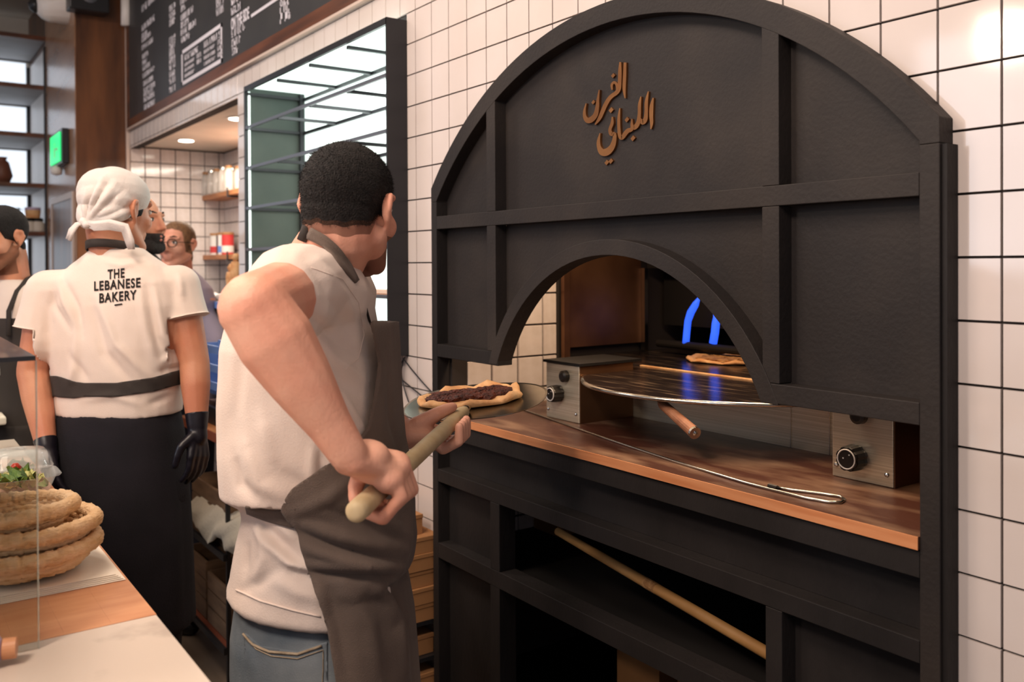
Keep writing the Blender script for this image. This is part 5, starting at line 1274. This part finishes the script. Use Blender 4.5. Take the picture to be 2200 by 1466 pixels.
# keep the part above a line rising to the brow
def capm(p):
    q=(p-np.array(hc2))@np.array(HX2); return q[:,2]-np.interp(q[:,1],[-.13,-.09,-.04,.03,.09],[-.075,-.062,-.032,.012,.040])
K=hp(-.004,-.108,-.048)
fl=[]
for a,b,c3,amp in ((-.05,-.02,.12,.005),(-.02,-.0,.13,-.006),(.01,-.01,.12,.006),(.04,-.01,.10,-.006),(.065,.01,.08,.005),(-.07,-.01,.08,-.005),(.08,.03,.05,-.004)):
    fl.append((K,hp(a,b*2-.02,c3),amp,.0085))
kx,ky=px(K)
folds_px(cm,[([(kx+4,ky-4),(kx+10,ky-40),(kx+28,ky-80)],-.006,.006),([(kx+6,ky-4),(kx+26,ky-45),(kx+55,ky-90)],-.007,.007),([(kx+8,ky-4),(kx+18,ky-45),(kx+42,ky-95)],.006,.006),([(kx+8,ky-2),(kx+45,ky-35),(kx+85,ky-70)],-.006,.007),([(kx+8,ky-3),(kx+38,ky-42),(kx+70,ky-85)],.006,.007),
 ([(kx+6,ky),(kx+60,ky-18),(kx+115,ky-45)],-.004,.007),([(kx+6,ky+2),(kx+55,ky-8),(kx+110,ky-30)],.004,.008),([(kx+2,ky-6),(kx+2,ky-40),(kx+8,ky-70)],.005,.006),([(kx-2,ky-4),(kx-4,ky-30)],-.004,.006)],1.2)
link('bandana',shell(cm,capm,.004,'bandana'),'cap',t,smooth=True)
o=ORG(); o.ell(K,(.017,.014,.015)); o.ell(K+HX2@V((.012,0,-.008)),(.014,.012,.010)); link('bandana_knot',wobble(o.mesh(.003,2),.0015,200,1),'cap',t,smooth=True)
def ribbon(name,pts,w,m,par,th=.003):
    m_=MB(); R=[]
    for i,(x,y,D,ww) in enumerate(pts):
        p=atD(x,y,D); a=atD(*pts[max(i-1,0)][:3]); b_=atD(*pts[min(i+1,len(pts)-1)][:3]); d_=(b_-a).normalized(); s_=d_.cross((HW*.8+HR*.5).normalized()).normalized()*ww*w; R.append([p+s_,p+s_*.3+HW*-.006,p-s_*.4+HW*.004,p-s_])
    m_.grid(R); return m_.obj(name,m,par,smooth=True,solid=th)
kx,ky=px(K); kD=(K-CAM).dot(CW)
ribbon('bandana_tail',[(kx,ky,kD,.35),(kx-14,ky+4,kD-.01,.7),(kx-26,ky+18,kD-.015,1.0),(kx-33,ky+38,kD-.015,.95)],.015,'cap',t)
ribbon('bandana_tail',[(kx,ky,kD,.35),(kx+22,ky+8,kD-.02,.8),(kx+55,ky+5,kD-.03,.9),(kx+88,ky+12,kD-.02,1.1),(kx+98,ky+40,kD-.015,1.2),(kx+102,ky+58,kD-.01,.9)],.017,'cap',t)
# black glove (his right hand), towel
wr=AR[1][2]; gl_=shell(body,lambda p: .150-np.linalg.norm(p-np.array(wr+(wr-AR[1][1]).normalized()*.11),axis=1),.0015,'glove'); link('black_glove',gl_,'glove',t,smooth=True)
wr=AR[-1][2]; gl_=shell(body,lambda p: .135-np.linalg.norm(p-np.array(wr+(wr-AR[-1][1]).normalized()*.11),axis=1),.0015,'glove'); link('black_glove',gl_,'glove',t,smooth=True)
o=ORG(); o.chain([P_(138,845,2.62),P_(128,900,2.62),P_(122,960,2.61),P_(120,1040,2.60)],[.022,.034,.036,.040]); link('hanging_towel',folds(o.mesh(.006,3),[(P_(125,860,2.58),P_(118,1030,2.56),-.01,.012)]),'greycloth',t,smooth=True)

# ---------- bearded bald man
hfw=(HR*.93-HW*.30).normalized()
foot=atD(292,500,3.6); r=person('bald man with a full black beard in profile behind the white bandana',V((foot.x,foot.y,0)),hfw,1.03,'skin2',hair=None,beard=('beard',.007),vox=.0055)
t,P,X,HXb,hcb,AR,o,body=r
Pb=lambda x,y,z: hcb+HXb@V((x,y,z))
ORG().chain([Pb(-.017,.094,-.056),Pb(0,.101,-.054),Pb(.017,.094,-.056)],[.003,.0055,.003]).chain([Pb(-.014,.093,-.066),Pb(0,.100,-.068),Pb(.014,.093,-.066)],[.003,.006,.003]).m.obj('lips','lip',t,smooth=True)
sm=wobble(o.mesh(.009,4,'tshirt'),.003,18,4); link('tshirt',sm,'aprondark',t,smooth=True); pants_shoes(t,P,X,1.03,'navy')
# ---------- woman with glasses
foot=atD(384,540,4.3); hfw=(-HW*.95+HR*-.12).normalized(); s=.985
r=person('woman with dark round glasses and brown hair behind the bearded man',V((foot.x,foot.y,0)),hfw,s,'skin3',hair='hairbrown',hth=.005,hairkw=dict(back=-.08,side=-.03,front=.070,ytop=.045),beard=None,vox=.0055,
  arms={'L':(atD(432,672,4.28),atD(478,760,4.25),atD(452,800,4.05))})
t,P,X,HXw,hcw,AR,o,body=r
for e in (-1,1):
    sh_,el_,wr_=AR[e]; o.chain([sh_,el_,el_.lerp(wr_,.6)],[.058,.052,.046])
sm=wobble(o.mesh(.009,4,'blouse'),.004,18,4); link('blouse',sm,'lilac',t,smooth=True); pants_shoes(t,P,X,s,'navy')
Pw=lambda x,y,z: hcw+HXw@(V((x,y,z))*s)
gls=MB()
for e in (-1,1):
    gls.tube([Pw(e*.032+.024*math.cos(a),.106-.12*abs(e*.032+.024*math.cos(a))**1.3,.010+.019*math.sin(a)) for a in np.linspace(0,2*PI,21)[:-1]],.0022,8,closed=True)
    gls.tube([Pw(e*.056,.098,.014),Pw(e*.078,.05,.014),Pw(e*.083,-.01,.012)],.002,6)
gls.tube([Pw(-.009,.106,.014),Pw(.009,.106,.014)],.002,6)
gls.obj('glasses','soot',t,smooth=True)

# ---------- left man
foot=atD(24,540,3.15); hfw=(-HW*.93-HR*.30).normalized(); s=.965
r=person('dark-haired man with stubble, white T-shirt and charcoal printed apron at the left edge',V((foot.x,foot.y,0)),hfw,s,'skin2',hpitch=-.22,headoff=(0,.03,.03),hair='hair',hairkw=dict(back=-.05,side=.01,front=.07),beard=('fade',.0012),vox=.0055)
t,P,X,HXl,hcl,AR,o,body=r; sm=wobble(o.mesh(.008,4,'tshirt'),.003,18,9); link('tshirt',sm.copy(),'shirt',t,smooth=True); pants_shoes(t,P,X,s,'navy')
fo=np.array(foot); Xn2=np.array(X)
def bib(p):
    q=(p-np.array((foot.x,foot.y,0)))@Xn2; return np.minimum.reduce([q[:,1]-.02,np.where(q[:,2]>1.05,.135,.22)-abs(q[:,0]),1.345-q[:,2]])
ap_=shell(sm,bib,.004,'apron'); link('apron_bib',ap_.copy(),'aprondark',t,smooth=True)
o=ORG(); o.loft([(P(0,0,z),X@V((a,0,0)),X@V((0,b,0))) for z,a,b in [(1.02,.185,.14),(.86,.20,.155),(.5,.21,.16)]]); fm=o.mesh(.012,3)
link('apron_skirt',shell(fm,lambda p:np.minimum.reduce([((p-np.array((foot.x,foot.y,0)))@Xn2)[:,1]-.0,.98-p[:,2],p[:,2]-.55]),.003,'apron_skirt'),'aprondark',t,smooth=True)
for e in (-1,1): MB().tube([P(e*.12,.125,1.335),P(e*.10,.105,1.42),P(e*.085,.055,1.49),P(e*.072,.0,1.53),P(e*.05,-.05,1.54)],.008,8).obj('apron_strap','aprondark',t,smooth=True)
bm=bmesh.new(); bm.from_mesh(sm); bv=BVHTree.FromBMesh(bm); bm.free()
for i,(line,wd_) in enumerate((('THE',.055),('LEBANESE',.15),('BAKERY',.12))):
    tm=text_mesh(line,1.0,0,.02,1.05,'LEFT'); c,n=coords(tm); u0,u1=c[:,0].min(),c[:,0].max(); v0,v1=c[:,1].min(),c[:,1].max()
    bb=bmesh.new(); bb.from_mesh(tm)
    for v in bb.verts:
        a=(v.co.x-u0)/(u1-u0); b_=(v.co.y-v0)/(v1-v0); src=P((a-.5)*wd_,.5,1.24-i*.045+b_*.034); hh=bv.ray_cast(src,X@V((0,-1,0)))
        if hh[0] is not None: v.co=hh[0]+X@V((0,.0065,0))
    bb.to_mesh(tm); bb.free(); link('printed_word',tm,'white',t)
bpy.context.view_layer.update()
